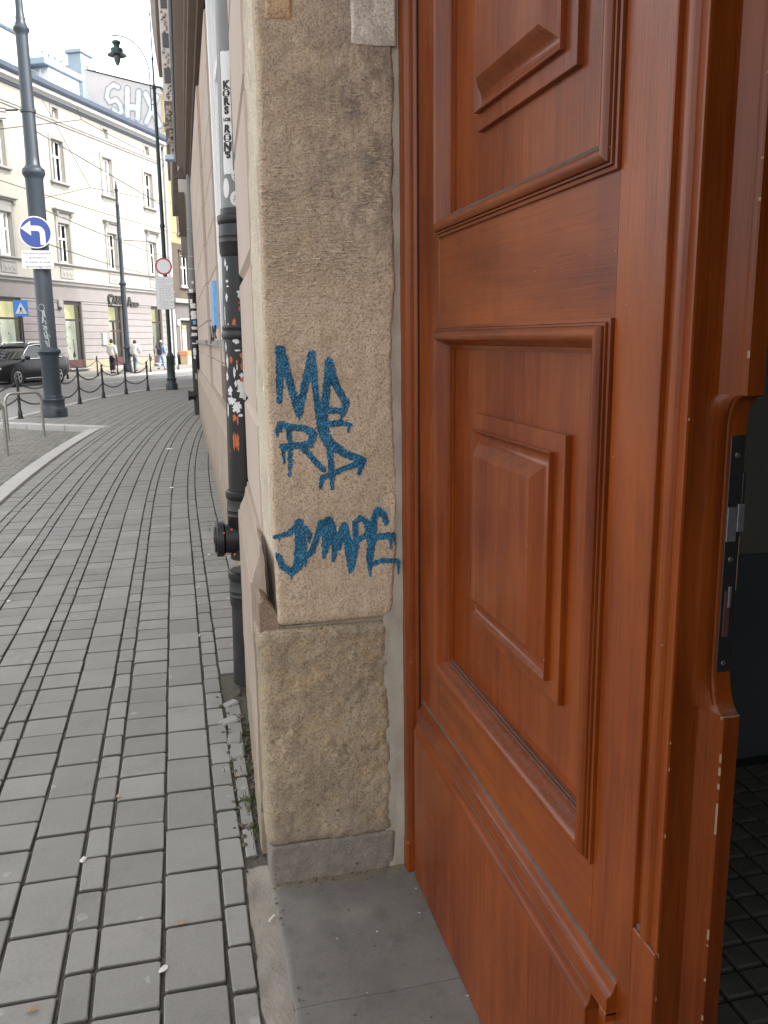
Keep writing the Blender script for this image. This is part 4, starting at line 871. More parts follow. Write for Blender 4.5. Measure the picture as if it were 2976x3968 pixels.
# blue notice in the window bay and its dangling cable
ps = MB(); ps.box(.399+FK*8.4-.03-.075, 8.18, 1.70, .399+FK*8.4-.068, 8.62, 2.12, .002); single('notice', ps, BLUEP, 'bright blue notice hung low in the white framed window beside the near downpipe', 'notice', (.40, 8.4, 1.7))
cb = MB()
for q in range(3): cb.tube([(.36-.01*q, 7.9+.25*q+.12*math.sin(k*.8+q), 1.72-.11*math.sin(math.pi*k/14)*(1+q*.2)) for k in range(15)], .006, 5)
single('loose_cable', cb, BLACKM, 'tangle of brown loose cable hanging under the blue notice on the sill', 'cable', (.36, 8.0, 1.6))
# ------------------------------------------------------------------ downpipes
def lean(mb):                                  # the old pipe leans slightly towards the wall
    return xf(mb, lambda x, y, z: (x+.0172*z, y, z))
def wrap(c, r, parent, name, mat, mb, a0, z0, roll=0.):   # bend a flat piece (metres, x right, y up) round a vertical pipe
    def f(x, y, z):
        xr, yr = x*math.cos(roll)-y*math.sin(roll), x*math.sin(roll)+y*math.cos(roll); a = a0+xr/r
        rr = r+z; return (c[0]+rr*math.cos(a), c[1]+rr*math.sin(a), z0+yr)
    return part(name, lean(xf(mb, f)) if c is PC else xf(mb, f), mat, parent, smooth=60)
def flat(w, h, e=0., n=10, z=.0006, seed=0, rag=0.):
    mb = MB(); rr = random.Random(seed); rows = []
    for j in range(n+1):
        y = -h/2+h*j/n; l, r_ = -w/2+rr.uniform(-rag, rag)*w, w/2+rr.uniform(-rag, rag)*w
        rows.append([(l+(r_-l)*k/8, y+rr.uniform(-rag, rag)*.1*h, z) for k in range(9)])
    mb.grid(rows); return mb
def disc(rx, ry, z=.0006, n=20, rag=0., seed=0):
    rr = random.Random(seed); mb = MB(); L = []
    for q in (.02, .35, .7, 1.):
        L.append([(rx*q*math.cos(2*math.pi*k/n)*(1+(rr.uniform(-rag, rag) if q == 1 else 0)), ry*q*math.sin(2*math.pi*k/n)*(1+(rr.uniform(-rag, rag) if q == 1 else 0)), z) for k in range(n)])
    mb.loops(L, True, True); return mb
PC = (.260, 3.90); PRR = .076
dp = thing('downpipe', 'near black and grey downpipe plastered with torn stickers beside the stone jamb', 'downpipe', (PC[0], PC[1], 0), group='rainwater downpipes on the pink building')
part('upper_pipe', lean(MB().lathe([(PRR-.006, 2.10), (PRR-.006, 4.95)], (PC[0], PC[1], 0), 24)), PIPEG, dp)
part('lower_pipe', lean(MB().lathe([(PRR, .02), (PRR, .565)], (PC[0], PC[1], 0), 28)), PIPEB, dp)
part('middle_pipe', lean(MB().lathe([(PRR-.002, .62), (PRR-.002, 2.14)], (PC[0], PC[1], 0), 28)), PIPEB, dp)
for z, s in ((2.085, 1), (1.60, 2), (.905, 1), (.53, 1)):
    if s == 2: pr = [(PRR, 0), (PRR+.006, .004), (PRR+.009, .018), (PRR+.006, .032), (PRR+.004, .036), (PRR+.007, .05), (PRR, .060)]
    else: pr = [(PRR, -.14), (PRR+.006, -.125), (PRR+.0075, -.085), (PRR+.009, -.082), (PRR+.0075, -.079), (PRR+.0078, -.060), (PRR+.0092, -.057), (PRR+.008, -.054), (PRR+.006, -.01), (PRR+.011, -.004), (PRR+.0125, .012), (PRR+.012, .026), (PRR+.007, .030), (PRR+.002, .031)]
    part('pipe_collar', lean(MB().lathe(pr, (PC[0], PC[1], z), 28, cap=False)), PIPEB, dp)
part('pipe_bracket', lean(MB().box(PC[0]-.004, PC[1]+.03, 1.615, PC[0]+.16, PC[1]+.05, 1.645, .002)), BLACKM, dp)
cl = part('cleanout_branch', lean(MB().lathe([(.066, .0), (.066, -.066), (.071, -.070), (.080, -.075), (.080, -.102), (.076, -.106), (.03, -.108)], (PC[0]-.03, PC[1]-.012, .715), 28, 'x')), PIPEB, dp)
cc = MB(); cc.lathe([(.06, 0), (.06, -.006), (.055, -.008), (.05, -.004), (.001, -.004)], (PC[0]-.137, PC[1]-.012, .715), 24, 'x'); cc.box(PC[0]-.148, PC[1]-.03, .700, PC[0]-.137, PC[1]+.006, .73, .002); part('cleanout_cap', lean(cc), PIPEB, cl)
AF = math.atan2(-PC[1], -PC[0])                # azimuth of the side that looks up the street
def zp(y): return 1.6-(y-1317)/3359*3.86
rr = random.Random(4)
# the long vertical sticker
st = wrap(PC, PRR-.006, dp, 'sticker', STICK, flat(.044, .47, n=14, z=.0008, seed=2, rag=.04), AF-.55, zp(528)); st['label'] = 'long white vertical sticker with hand drawn letters'
for ch, y, s in (('K', 434, 0.040), ('O', 462, 0.037), ('R', 489, 0.038), ('S', 518, 0.038), ('LOS', 549, .017), ('R', 580, 0.038), ('O', 610, 0.040), ('N', 640, .044), ("'S", 668, .036)):
    t = text_mb(ch, s, bold=.0026*s/.036); xf(t, lambda x, y_, z: (x*1.05, y_-s*.33, .0018)); m_ = wrap(PC, PRR-.006, st, 'letter', PRINT, t, AF-.53, zp(y), R.uniform(-.12, .05))
for y, rx, ry, a, m_ in ((739, .019, .023, -.06, STICK), (817, .023, .029, -.12, STICK), (780, .016, .04, -.72, STICK)):
    s_ = wrap(PC, PRR-.006, dp, 'round_sticker', m_, disc(rx, ry, .0008), AF+a, zp(y))
    if y != 780:
        sc_ = MB(); rr2 = random.Random(y)
        for _ in range(7):
            x0, y0, ang, ln = rr2.uniform(-.01, .01), rr2.uniform(-.014, .014), rr2.uniform(0, 3.1), rr2.uniform(.006, .016); dx, dy = math.cos(ang)*ln/2, math.sin(ang)*ln/2; nx, ny = -math.sin(ang)*.0007, math.cos(ang)*.0007
            sc_.quad((x0-dx-nx, y0-dy-ny, .0016), (x0+dx-nx, y0+dy-ny, .0016), (x0+dx+nx, y0+dy+ny, .0016), (x0-dx+nx, y0-dy+ny, .0016))
        wrap(PC, PRR-.006, s_, 'scribble', PRINT, sc_, AF+a, zp(y))
# torn paper and rubbed-through orange undercoat on the black lengths
def blot(y, a, rx, ry, mat, seed, name='torn_paper'):
    a = math.asin(max(-.97, min(.9, (-52+(a+.42)/.8*64)/58)))
    return wrap(PC, PRR-.002 if y < 2400 else PRR, dp, name, mat, disc(rx, ry, .0007, 26, .38, seed), AF+a, zp(y))
for q, (y, a, rx, ry) in enumerate([(1155, .25, .017, .022), (1230, -.42, .004, .05), (1275, -.30, .009, .016), (1165, -.33, .006, .02), (1040, -.35, .006, .015), (1060, -.28, .005, .012), (1107, -.30, .009, .006), (1125, -.28, .007, .004), (1230, .35, .011, .006), (1358, .05, .012, .004), (1323, .0, .014, .012),
                                    (1500, .35, .03, .042), (1485, .15, .018, .02), (1510, -.30, .012, .02), (1545, -.25, .02, .016), (1568, -.05, .02, .022), (1440, -.1, .006, .02), (1400, -.38, .007, .03), (1455, -.40, .008, .022), (1420, .02, .003, .014), (1450, .2, .008, .01), (1380, .30, .009, .010), (1425, .33, .007, .016), (1600, .12, .010, .006), (1000, .1, .003, .004), (1580, -.40, .006, .03), (1345, -.42, .006, .02), (1480, -.05, .006, .012)]):
    blot(y, a, rx, ry, PAPER, 20+q)
for q, (y, a, rx, ry) in enumerate([(1375, .26, .012, .012), (1395, .32, .010, .010), (1415, .25, .009, .018), (1392, -.22, .008, .014), (1465, .22, .007, .010), (1260, -.05, .008, .022), (1205, .18, .003, .010), (1185, .2, .006, .004), (1610, -.15, .008, .016), (1618, -.02, .005, .018), (1700, -.20, .0055, .036), (1700, -.11, .0045, .034), (1700, -.03, .0055, .037), (1735, -.36, .002, .010), (1760, -.38, .002, .007), (1400, .02, .004, .008)]):
    blot(y, a, rx, ry, REDP, 70+q, 'orange_undercoat')
for q, (x, z, rx) in enumerate([(-.105, .76, .004), (-.07, .77, .005), (-.10, .66, .004), (-.06, .655, .006), (-.13, .79, .002)]):
    o_ = MB(); o_.ell((PC[0]+x, PC[1]-.012-.0665+(.0 if x > -.085 else -.0155), z), (rx, .0012, rx*1.3), 8, 5); part('orange_undercoat', lean(o_), REDP, dp)
# rubble where the near pipe meets the paving
rb = MB()
for k in range(150):
    x, y = R.uniform(.10, .215), R.uniform(2.55, 3.85)
    if x < .15 and R.random() < .5: continue
    s = R.uniform(.003, .011); rb.ell((x, y, -.004+s*.3), (s, s*R.uniform(.7, 1.4), s*.7), 6, 4)
single('rubble', rb, SOIL, kind='stuff')
for (x, y, w_, l_, an) in ((.155, 3.70, .07, .05, .5), (.135, 3.52, .085, .06, .2), (.150, 3.35, .06, .10, -.1), (.150, 3.22, .06, .10, -.05)):
    m_ = MB(); m_.box(-w_/2, -l_/2, -.03, w_/2, l_/2, .012, .008); xf(m_, lambda a, b, c: (x+a*math.cos(an)-b*math.sin(an), y+a*math.sin(an)+b*math.cos(an), c+a*.15-.004)); part('broken_paver', m_, PAVER, pav)
ms = MB()
for k in range(300):
    y = R.choice([R.uniform(2.6, 3.5), R.uniform(2.6, 3.5), R.uniform(5.5, 12), R.uniform(7, 16)]); x = (wall_x(y) if y > 3.7 else .19+.028*(y-2.5))-abs(R.gauss(0, .028))
    s = R.uniform(.0025, .007); ms.ell((x, y, -.008+s*.35), (s, s, s*.7), 6, 4)
for k in range(260):
    y = R.uniform(1.8, 9); x = R.choice([.125, .047, -.118, -.285, -.37, -.535, .125, .047])+R.gauss(0, .002); s = R.uniform(.0015, .0035); ms.ell((x, y, -.008), (s, s*R.uniform(1, 3), s), 5, 4)
single('moss', ms, MOSS, kind='stuff')
gr = MB()
for k in range(170):
    cx, cy, sp = R.choice([(.178, 2.84, .022), (.178, 2.84, .022), (.17, 2.62, .02), (.165, 3.1, .03), (.30, 11.0, .12), (.32, 12.5, .12), (.30, 7.4, .1), (.38, 15, .2)])
    x, y = cx+R.gauss(0, sp), cy+R.gauss(0, sp*1.5); h = R.uniform(.012, .035)*(1 if cy < 4 else 1.6); a = R.uniform(0, 6.28); b = R.uniform(.2, .8)*h
    gr.quad((x-.0012, y, -.01), (x+.0012, y, -.01), (x+math.cos(a)*b*.5+.0008, y+math.sin(a)*b*.5, h*.6), (x+math.cos(a)*b, y+math.sin(a)*b, h))
single('grass', gr, GRASSM, kind='stuff')
def leaf(x, y, rx, ry, an, mat, label, name='dry_leaf', cat='leaf', z=.004):
    mb = MB(); n = 12; L = []
    for q in (.05, .5, 1.): L.append([((rx*q*math.cos(2*math.pi*k/n))*math.cos(an)-(ry*q*math.sin(2*math.pi*k/n))*math.sin(an), (rx*q*math.cos(2*math.pi*k/n))*math.sin(an)+(ry*q*math.sin(2*math.pi*k/n))*math.cos(an), z+.004*q*q*abs(math.sin(2*math.pi*k/n+an))+(.001 if q < 1 else 0)) for k in range(n)])
    mb.loops(L, True, True); xf(mb, lambda a, b, c: (a+x, b+y, c)); single(name, mb, mat, label, cat, (x, y, 0), smooth=60)
leaf(-.119, 2.047, .016, .009, .9, BUTT, 'pale shrivelled leaf in the joint between two large pavers')
leaf(-.43, 1.984, .016, .007, .1, LEAFB, 'torn brown leaf scrap lying in a cross joint at the lower left')
leaf(-.285, 2.98, .008, .011, .4, LEAFB, 'small ochre leaf wedged beside the narrow paver column')
leaf(-.074, 2.22, .016, .006, .25, LEAFB, 'flattened brown leaf lying across a paver joint near the middle')
leaf(.14, 3.02, .006, .010, 1.2, LEAFB, 'tiny reddish leaf against the edge paver by the wall')
cg = []
def butt(x, y, an, label, L=.026, r=.0036):
    mb = MB(); mb.tube([(x-math.cos(an)*L/2, y-math.sin(an)*L/2, .005), (x+math.cos(an)*L/2, y+math.sin(an)*L/2, .005)], r, 8); single('cigarette_butt', mb, BUTT, label, 'cigarette butt', (x, y, 0))
butt(.062, 5.626, .6, 'long pale cigarette butt on the paving level with the pipe cap'); butt(.046, 4.663, 1.4, 'short white cigarette butt in the joint left of the pipe foot'); butt(.176, 2.18, .9, 'twisted white cigarette end on the mortar beside the threshold')
def scrap(x, y, s, label):
    mb = MB(); rr = random.Random(int(x*1000)); pts = [(s*math.cos(k*.9)*rr.uniform(.6, 1.2), s*math.sin(k*.9)*rr.uniform(.6, 1.2)) for k in range(7)]; mb.prism(pts, lambda a, b: (x+a, y+b, .003), lambda a, b: (x+a*.8, y+b*.8, .010)); single('paper_scrap', mb, BUTT, label, 'litter', (x, y, 0))
scrap(-.367, 2.607, .013, 'crumpled white paper scrap in the joint at the lower left')
scrap(-.153, 13.316, .05, 'far white paper scrap on the paving near the far pipe'); scrap(-.112, 9.713, .03, 'white paper scrap midway along the paving')
scrap(-1.1, 5.633, .013, 'white scrap on the paving at the left edge'); scrap(.169, 6.505, .014, 'white crumb on the paving just past the pipe cap')
# far downpipe
FC = (.448, 19.35); FR = .088
d2 = thing('downpipe', 'far grey and black downpipe with stickers at the distant end of the pink building', 'downpipe', (FC[0], FC[1], 0), group='rainwater downpipes on the pink building')
part('upper_pipe', MB().tube([(FC[0], FC[1], 2.5), (FC[0]+.05, FC[1], 4.0), (FC[0]+.085, FC[1], 5.15)], FR, 18), PIPEG, d2)
part('lower_pipe', MB().lathe([(FR+.008, 0), (FR+.008, 2.55)], (FC[0], FC[1], 0), 20), PIPEB, d2)
for z in (.42, 1.62, 2.52): part('pipe_collar', MB().lathe([(FR+.01, 0), (FR+.025, .01), (FR+.025, .05), (FR+.01, .06)], (FC[0], FC[1], z), 20, cap=False), PIPEB, d2)
for z, x in ((3.85, .045), (3.3, .025), (3.05, .018)): part('pipe_seam', MB().lathe([(FR+.002, 0), (FR+.004, .005), (FR+.004, .018), (FR+.002, .022)], (FC[0]+x, FC[1], z), 20, cap=False), SIGNGREY, d2)
part('cleanout_branch', MB().lathe([(.09, 0), (.09, -.10), (.11, -.10), (.11, -.15)], (FC[0]-.06, FC[1]-.02, .42), 18, 'x'), PIPEB, d2)
part('loose_cable', MB().tube([(FC[0]-.03, FC[1]-.1, 3.86), (FC[0]+.05, FC[1]-.12, 3.80), (FC[0]+.11, FC[1]-.1, 3.62), (FC[0]+.19, FC[1]-.08, 3.5)], .012, 6), SIGNGREY, d2)
A2 = math.atan2(-FC[1], -FC[0])
def z2(y): return 1.6-(y-1317)/3359*19.4
for q, (y, a, w_, h_, m_) in enumerate([(1112, .1, .05, .06, STICK), (1145, -.35, .09, .11, STICK), (1178, -.45, .06, .08, STICK), (1195, -.1, .11, .10, STICK), (1228, .0, .12, .17, STICK), (1255, .1, .07, .08, BLUEP), (1275, .05, .13, .06, PAPER), (1300, -.1, .13, .09, PAPER), (1360, -.25, .06, .14, PAPER), (1380, -.3, .05, .07, PAPER), (1450, -.2, .03, .12, SCRIBBLE), (1440, .22, .015, .20, SCRIBBLE), (1480, .25, .015, .18, SCRIBBLE), (1330, -.1, .12, .025, PAPER)]):
    wrap(FC, FR+.0085 if y > 1240 else FR+.012, d2, 'sticker', m_, flat(w_, h_, n=8, z=.003, seed=q, rag=.12), A2+a, z2(y))
# ------------------------------------------------------------------ cream corner house across the street
RB = math.pi/2-rad(26.66)
cb_ = thing('cream_building', 'cream four storey house with grey trim and lit shop windows across the street', 'building', tuple(P0), RB)
S0, S1, ZE = -9., 18.0, 13.7
CEN = [1.42+4.77*k for k in range(-2, 4)]
GO = [(c-.80, c+.72) for c in CEN]             # shop openings
GO[-1] = (15.0, 16.4); GO[-2] = (9.95, 11.45); GO[-3] = (5.62, 7.25); GO[-4] = (.30, 2.05)
def wall_open(x0, x1, z0, z1, ops, dep, y=0.):
    mb = MB(); xs = sorted(set([x0, x1]+[v for o in ops for v in (o[0], o[1])])); zs = sorted(set([z0, z1]+[v for o in ops for v in (o[2], o[3])]))
    for a, b in zip(xs[:-1], xs[1:]):
        for c, d in zip(zs[:-1], zs[1:]):
            mx, mz = (a+b)/2, (c+d)/2
            if not any(o[0] < mx < o[1] and o[2] < mz < o[3] for o in ops): mb.quad((a, y, c), (b, y, c), (b, y, d), (a, y, d))
    for o in ops:
        a, b, c, d = o; mb.quad((a, y, c), (a, y+dep, c), (a, y+dep, d), (a, y, d)); mb.quad((b, y, c), (b, y+dep, c), (b, y+dep, d), (b, y, d)); mb.quad((a, y, c), (b, y, c), (b, y+dep, c), (a, y+dep, c)); mb.quad((a, y, d), (b, y, d), (b, y+dep, d), (a, y+dep, d))
    return mb
OP3 = [(c-.52, c+.50, 9.68, 11.70) for c in CEN]; OP2 = [(c-.52, c+.50, 5.62, 7.62) for c in CEN]; OPA = [(c-.20, c+.30, 12.76, 13.26) for c in CEN]
part('upper_wall', wall_open(S0, S1, 4.40, ZE+.3, OP3+OP2+OPA, .30), CREAM, cb_, local=True, smooth=0)
part('ground_wall', wall_open(S0, S1, -.15, 4.40, [(a, b, .18, 3.68) for a, b in GO], .45, -.02), RUST, cb_, local=True, smooth=0)
mb = MB(); mb.quad((S1, -.02, -.15), (S1, 11, -.15), (S1, 11, 14), (S1, -.02, 14)); mb.quad((S0, 0, -.15), (S0, 11, -.15), (S0, 11, 14), (S0, 0, 14)); mb.quad((S0, 11, -.15), (S1, 11, -.15), (S1, 11, 14), (S0, 11, 14)); mb.quad((S0, .8, -.1), (S1, .8, -.1), (S1, .8, 13.6), (S0, .8, 13.6)); part('side_wall', mb, DARKROOM, cb_, local=True, smooth=0)
def white_window(par, a, b, c, d, y, tr=.62, mul=True):
    w_ = .075; m = MB()
    m.box(a, y, c, a+w_, y+.06, d); m.box(b-w_, y, c, b, y+.06, d); m.box(a+w_, y, c, b-w_, y+.06, c+w_*1.2); m.box(a+w_, y, d-w_, b-w_, y+.06, d)
    zt = c+(d-c)*tr; m.box(a+w_, y-.015, zt-.05, b-w_, y+.06, zt+.05)
    if mul: mx = (a+b)/2; m.box(mx-.055, y-.02, c+w_, mx+.055, y+.06, zt-.05); m.box(mx-.045, y-.01, zt+.05, mx+.045, y+.06, d-w_)
    wn = part('window', m, WHITEF, par, local=True, smooth=0)
    part('pane', MB().quad((a+w_, y+.03, c+w_), (b-w_, y+.03, c+w_), (b-w_, y+.03, d-w_), (a+w_, y+.03, d-w_)), GLASS, wn, local=True, smooth=0)
    if R.random() < .75: part('curtain', MB().quad((a, y+.22, c+R.choice((0, .0, 1.0))), (b, y+.22, c+.0), (b, y+.22, d), (a, y+.22, d)), PAPER if R.random() < .35 else DARKROOM, wn, local=True, smooth=0)
    return wn
vis = lambda c: c > -8
for c in CEN:
    if not vis(c): continue
    a, b, z0, z1 = c-.52, c+.50, 9.68, 11.70
    m = MB(); m.box(a-.19, -.05, z0-.02, a, .0-.001, z1+.20, .01); m.box(b, -.05, z0-.02, b+.19, -.001, z1+.20, .01); m.box(a+.001, -.05, z1, b-.001, -.001, z1+.20, .01); part('window_trim', m, TRIM, cb_, local=True, smooth=0)
    part('window_sill', MB().box(a-.30, -.17, z0-.13, b+.30, -.002, z0-.021, .015), TRIM, cb_, local=True, smooth=0)
    ap = MB(); n = 22
    ap.grid([[(a-.18+(b-a+.36)*k/n, -.03, z0-.131) for k in range(n+1)], [(a-.18+(b-a+.36)*k/n, -.03, z0-.27-.06*abs(math.sin(k*.9))-.05*(1 if k in (5, 6, 16, 17) else 0)) for k in range(n+1)]]); part('apron', ap, TRIM, cb_, local=True, smooth=0)
    white_window(cb_, a+.03, b-.03, z0, z1-.02, .16)
    z0, z1 = 5.62, 7.62
    m = MB(); m.box(a-.20, -.055, z0-.03, a, -.001, z1+.30, .012); m.box(b, -.055, z0-.03, b+.20, -.001, z1+.30, .012); m.box(a+.001, -.055, z1, b-.001, -.001, z1+.30, .012); part('window_trim', m, TRIM, cb_, local=True, smooth=0)
    m = MB(); m.box(a-.22, -.06, z1+.301, b+.22, -.001, z1+.52, .01)
    for x in (a-.20, b+.06): m.prism([(-.001, z1+.52), (-.20, z1+.52), (-.18, z1+.42), (-.09, z1+.30), (-.06, z1+.05), (-.001, z1+.0)], lambda y, z: (x, y-.0005, z), lambda y, z: (x+.14, y-.0005, z))
    m.box(a-.30, -.16, z1+.521, b+.30, -.001, z1+.60, .015); m.box(a-.36, -.25, z1+.601, b+.36, -.001, z1+.69, .015); part('window_hood', m, TRIM, cb_, local=True, smooth=0)
    white_window(cb_, a+.05, b-.05, z0+.02, z1-.02, .16)
    m = MB(); m.box(a-.08, -.05, 4.83, b+.08, -.001, 5.42, .01)
    for k in range(3): m.ell((a+.23+k*.30, -.05, 5.10), (.11, .03, .15), 10, 6)
    m.box(a-.02, -.09, 5.35, b+.02, -.0495, 5.40); part('parapet_panel', m, TRIM, cb_, local=True, smooth=30)
    a, b, z0, z1 = c-.20, c+.30, 12.76, 13.26
    m = MB(); m.box(a-.16, -.03, z0-.16, a, -.001, z1+.14); m.box(b, -.03, z0-.16, b+.16, -.001, z1+.14); m.box(a+.001, -.03, z1, b-.001, -.001, z1+.14); m.box(a+.001, -.03, z0-.16, b-.001, -.001, z0); part('window_trim', m, TRIM, cb_, local=True, smooth=0)
    white_window(cb_, a, b, z0, z1, .18, .99, False)
def band(name, prof_, mat): part(name, MB().loops([[(S0, y, z) for y, z in prof_], [(S1+.02, y, z) for y, z in prof_]], False), mat, cb_, local=True, smooth=0)
band('sill_course', [(0, 5.585), (-.14, 5.58), (-.16, 5.54), (-.13, 5.51), (-.06, 5.48), (0, 5.45)], TRIM)
band('floor_cornice', [(0, 4.80), (-.10, 4.79), (-.20, 4.74), (-.24, 4.70), (-.24, 4.655), (-.15, 4.62), (-.13, 4.56), (-.17, 4.54), (-.16, 4.50), (-.06, 4.44), (-.03, 4.40), (0, 4.38)], TRIM)
band('upper_course', [(0, 12.70), (-.07, 12.69), (-.07, 12.62), (-.03, 12.60), (-.05, 12.56), (-.05, 12.50), (0, 12.48)], TRIM)
band('eaves_board', [(0, 13.60), (-.08, 13.60), (-.12, 13.66), (-.40, 13.70), (-.42, 13.86), (-.2, 13.9)], SIGNWHITE)
band('gutter', [(-.41, 13.865), (-.52, 13.87), (-.58, 13.96), (-.58, 14.16), (-.54, 14.20), (-.3, 14.22), (5.5, 17.0), (11, 14.2)], ROOFM)
band('soffit_strip', [(-.02, 13.44), (-.06, 13.44), (-.08, 13.59), (-.02, 13.595)], GUTTER)
part('plinth', MB().loops([[(x, -.05, z) for x, z in ((S0, -.15), (S0, .60))], [(x, -.05, z) for x, z in ((S1, -.15), (S1, .60))]], False), BEIGEP, cb_, local=True) if 0 else None
edges_ = [S0]+[v for o in GO for v in o]+[S1]
for i in range(0, len(edges_), 2):
    x0, x1 = edges_[i], edges_[i+1]
    part('plinth', MB().box(x0, -.07, -.15, x1, -.021, .58, .01), BEIGEP, cb_, local=True, smooth=0)
    if x1 < -4: continue
    z = .60
    while z < 3.66:
        part('stone_course', MB().box(x0+.004, -.055, z+.012, x1-.004, -.021, min(z+.37, 3.68)-.012, .014), RUST, cb_, local=True, smooth=0); z += .37
z = 3.69
part('stone_course', MB().box(S0, -.055, 3.70, S1, -.021, 4.36, .014), RUST, cb_, local=True, smooth=0)
for i, (a, b) in enumerate(GO):
    if b < -9: continue
    y = .06; door = (i == len(GO)-2); m = MB(); w_ = .07; fm = SHOPDARK
    m.box(a, y, .18, a+w_, y+.08, 3.68); m.box(b-w_*1.3, y, .18, b, y+.08, 3.68); m.box(a+w_, y, 3.50, b-w_*1.3, y+.08, 3.68); m.box(a+w_, y, 2.66, b-w_*1.3, y+.08, 2.76)
    sw = part('shop_window', m, fm, cb_, 'shop entrance with dark red door frame' if door else None, local=True, smooth=0)
    part('pane', MB().quad((a+w_, y+.03, .6), (b-w_*1.3, y+.03, .6), (b-w_*1.3, y+.03, 3.5), (a+w_, y+.03, 3.5)), GLASSC, sw, local=True, smooth=0)
    if not door:
        part('stall_riser', MB().box(a+w_, y-.01, .18, b-w_*1.3, y+.08, .62, .01), MAROON, sw, local=True, smooth=0)
        part('shop_sill', MB().box(a-.12, -.28, .10, b+.2, .22, .179, .015), TRIM, sw, local=True, smooth=0)
    else:
        dm = MB(); dm.box(a+w_, y-.02, .02, b-w_*1.3, y+.08, .66); dm.box(a+.62, y-.02, .66, a+.70, y+.08, 2.66); dm.box(a+w_, y-.02, 2.10, b-w_*1.3, y+.06, 2.18); part('door_leaf', dm, MAROON, sw, local=True, smooth=0)
        part('door_step', MB().box(a-.1, -.35, -.02, b+.1, .22, .12, .02), TRIM, sw, local=True, smooth=0)
    part('lit_header', MB().quad((a-.2, .70, 2.72), (b+1.7, .70, 2.72), (b+1.7, .70, 3.66), (a-.2, .70, 3.66)), SHOPY, sw, local=True, smooth=0)
    part('lit_backdrop', MB().quad((a-.2, .72, .2), (b+1.7, .72, .2), (b+1.7, .72, 2.72), (a-.2, .72, 2.72)), SHOPW, sw, local=True, smooth=0)
    for k in range(2): part('ceiling_spot', MB().ell((a+.35+k*.55, .60, 3.22), (.10, .06, .03), 10, 6), LAMPE, sw, local=True)
    if not door:
        tw = MB(); rr = random.Random(i*7)
        for k in range(3):
            x = rr.uniform(a+.4, b-.1); tw.tube([(x, .4, .62), (x+rr.uniform(-.1, .1), .4, 1.1), (x+rr.uniform(-.2, .2), .4, 1.5+rr.random()*.4)], .02, 5); tw.lathe([(.10, 0), (.06, .12), (.09, .13), (.03, .26), (.003, .36)], (x, .4, .62+rr.random()*.5), 8)
        part('display_twigs', tw, CHAIN, sw, local=True)
        bl = MB()
        for k in range(7): bl.ell((rr.uniform(a+.5, b-.2), .5, rr.uniform(1.2, 2.5)), (.06, .06, .06), 8, 6)
        part('baubles', bl, CHROME, sw, local=True)
tt = text_mb('AS', .34, bold=.012); xf(tt, lambda x, y, z: (.55+x, .215, 2.86+y)); part('gold_letter', tt, plain('gold_letters', (.55, .38, .08), .4), cb_, local=True)
# raised shop lettering over the entrance
for tx, sz, x0, z0 in (('C', .80, 9.88, 3.66), ('ABUL', .62, 10.36, 3.72), ('A', .74, 12.05, 3.62), ('zzam', .44, 12.50, 3.64)):
    cu = text_mb(tx, sz, 'LEFT', .92, .016); n = len(cu.v); back = [(x, y, .05) for x, y, z in cu.v]; fcs = cu.f[:]
    ed = {}
    for q in fcs:
        for u_, v_ in zip(q, q[1:]+q[:1]): ed[(u_, v_)] = ed.get((u_, v_), 0)+1
    side = [(u_, v_, v_+n, u_+n) for (u_, v_) in ed if (v_, u_) not in ed]
    m = MB(); m.v = [(x0+x, -.17, z0+y) for x, y, z in cu.v]+[(x0+x, -.07, z0+y) for x, y, z in back]; m.f = fcs+side; part('sign_letters', m, CHAIN, cb_, local=True, smooth=0)
part('sign_halo_box', MB().box(10.0, -.085, 3.60, 12.0, -.056, 3.655), TRIM, cb_, local=True, smooth=0)
part('meter_box', MB().box(9.0, -.16, 1.35, 9.45, -.021, 2.05, .02), TRIM, cb_, local=True, smooth=0); part('wall_lamp', MB().box(5.0, -.2, 3.35, 5.22, -.056, 3.72, .02), TRIM, cb_, local=True, smooth=0); part('wall_lamp_glass', MB().ell((5.11, -.15, 3.28), (.13, .1, .06), 10, 6), CHAIN, cb_, local=True); part('vent_grille', MB().box(14.35, -.09, .30, 14.62, -.071, .56, .005), PLASTB, cb_, local=True, smooth=0)
part('rainwater_pipe', MB().lathe([(.075, -.1), (.075, 13.8)], (17.25, -.16, 0), 12), SIGNGREY, cb_, local=True); part('rainwater_pipe', MB().lathe([(.09, -.1), (.09, 13.8)], (17.80, -.18, 0), 12), SIGNWHITE, cb_, local=True)
# things on its roof
part('chimney', MB().box(4.6, 2.6, 14.5, 7.55, 4.2, 17.25, .03), CHIM, cb_, local=True, smooth=0); part('chimney_cap', MB().box(4.4, 2.4, 17.251, 7.75, 4.4, 17.62, .06), CHIMB, cb_, local=True, smooth=0)
part('chimney', MB().box(10.6, 2.95, 14.5, 13.6, 4.4, 16.62, .03), CHIM, cb_, local=True, smooth=0); part('chimney_cap', MB().box(10.1, 2.8, 16.621, 13.9, 4.6, 17.02, .05), CHIMB, cb_, local=True, smooth=0)
for k in range(4): part('chimney_pot', MB().lathe([(.09, 0), (.08, .55), (.11, .56), (.11, .62)], (11.2+k*.6, 3.6, 17.02), 8), CHIMB, cb_, local=True)
sg_ = MB()
for k in range(13):
    x = 1.0+k*1.4; sg_.tube([(x, .0, 14.42), (x+.5, .25, 14.95), (x+.55, .35, 14.6)], .012, 4)
sg_.tube([(0, .12, 14.66), (18, .12, 14.66)], .01, 4); part('snow_guard', sg_, CHIMB, cb_, local=True)

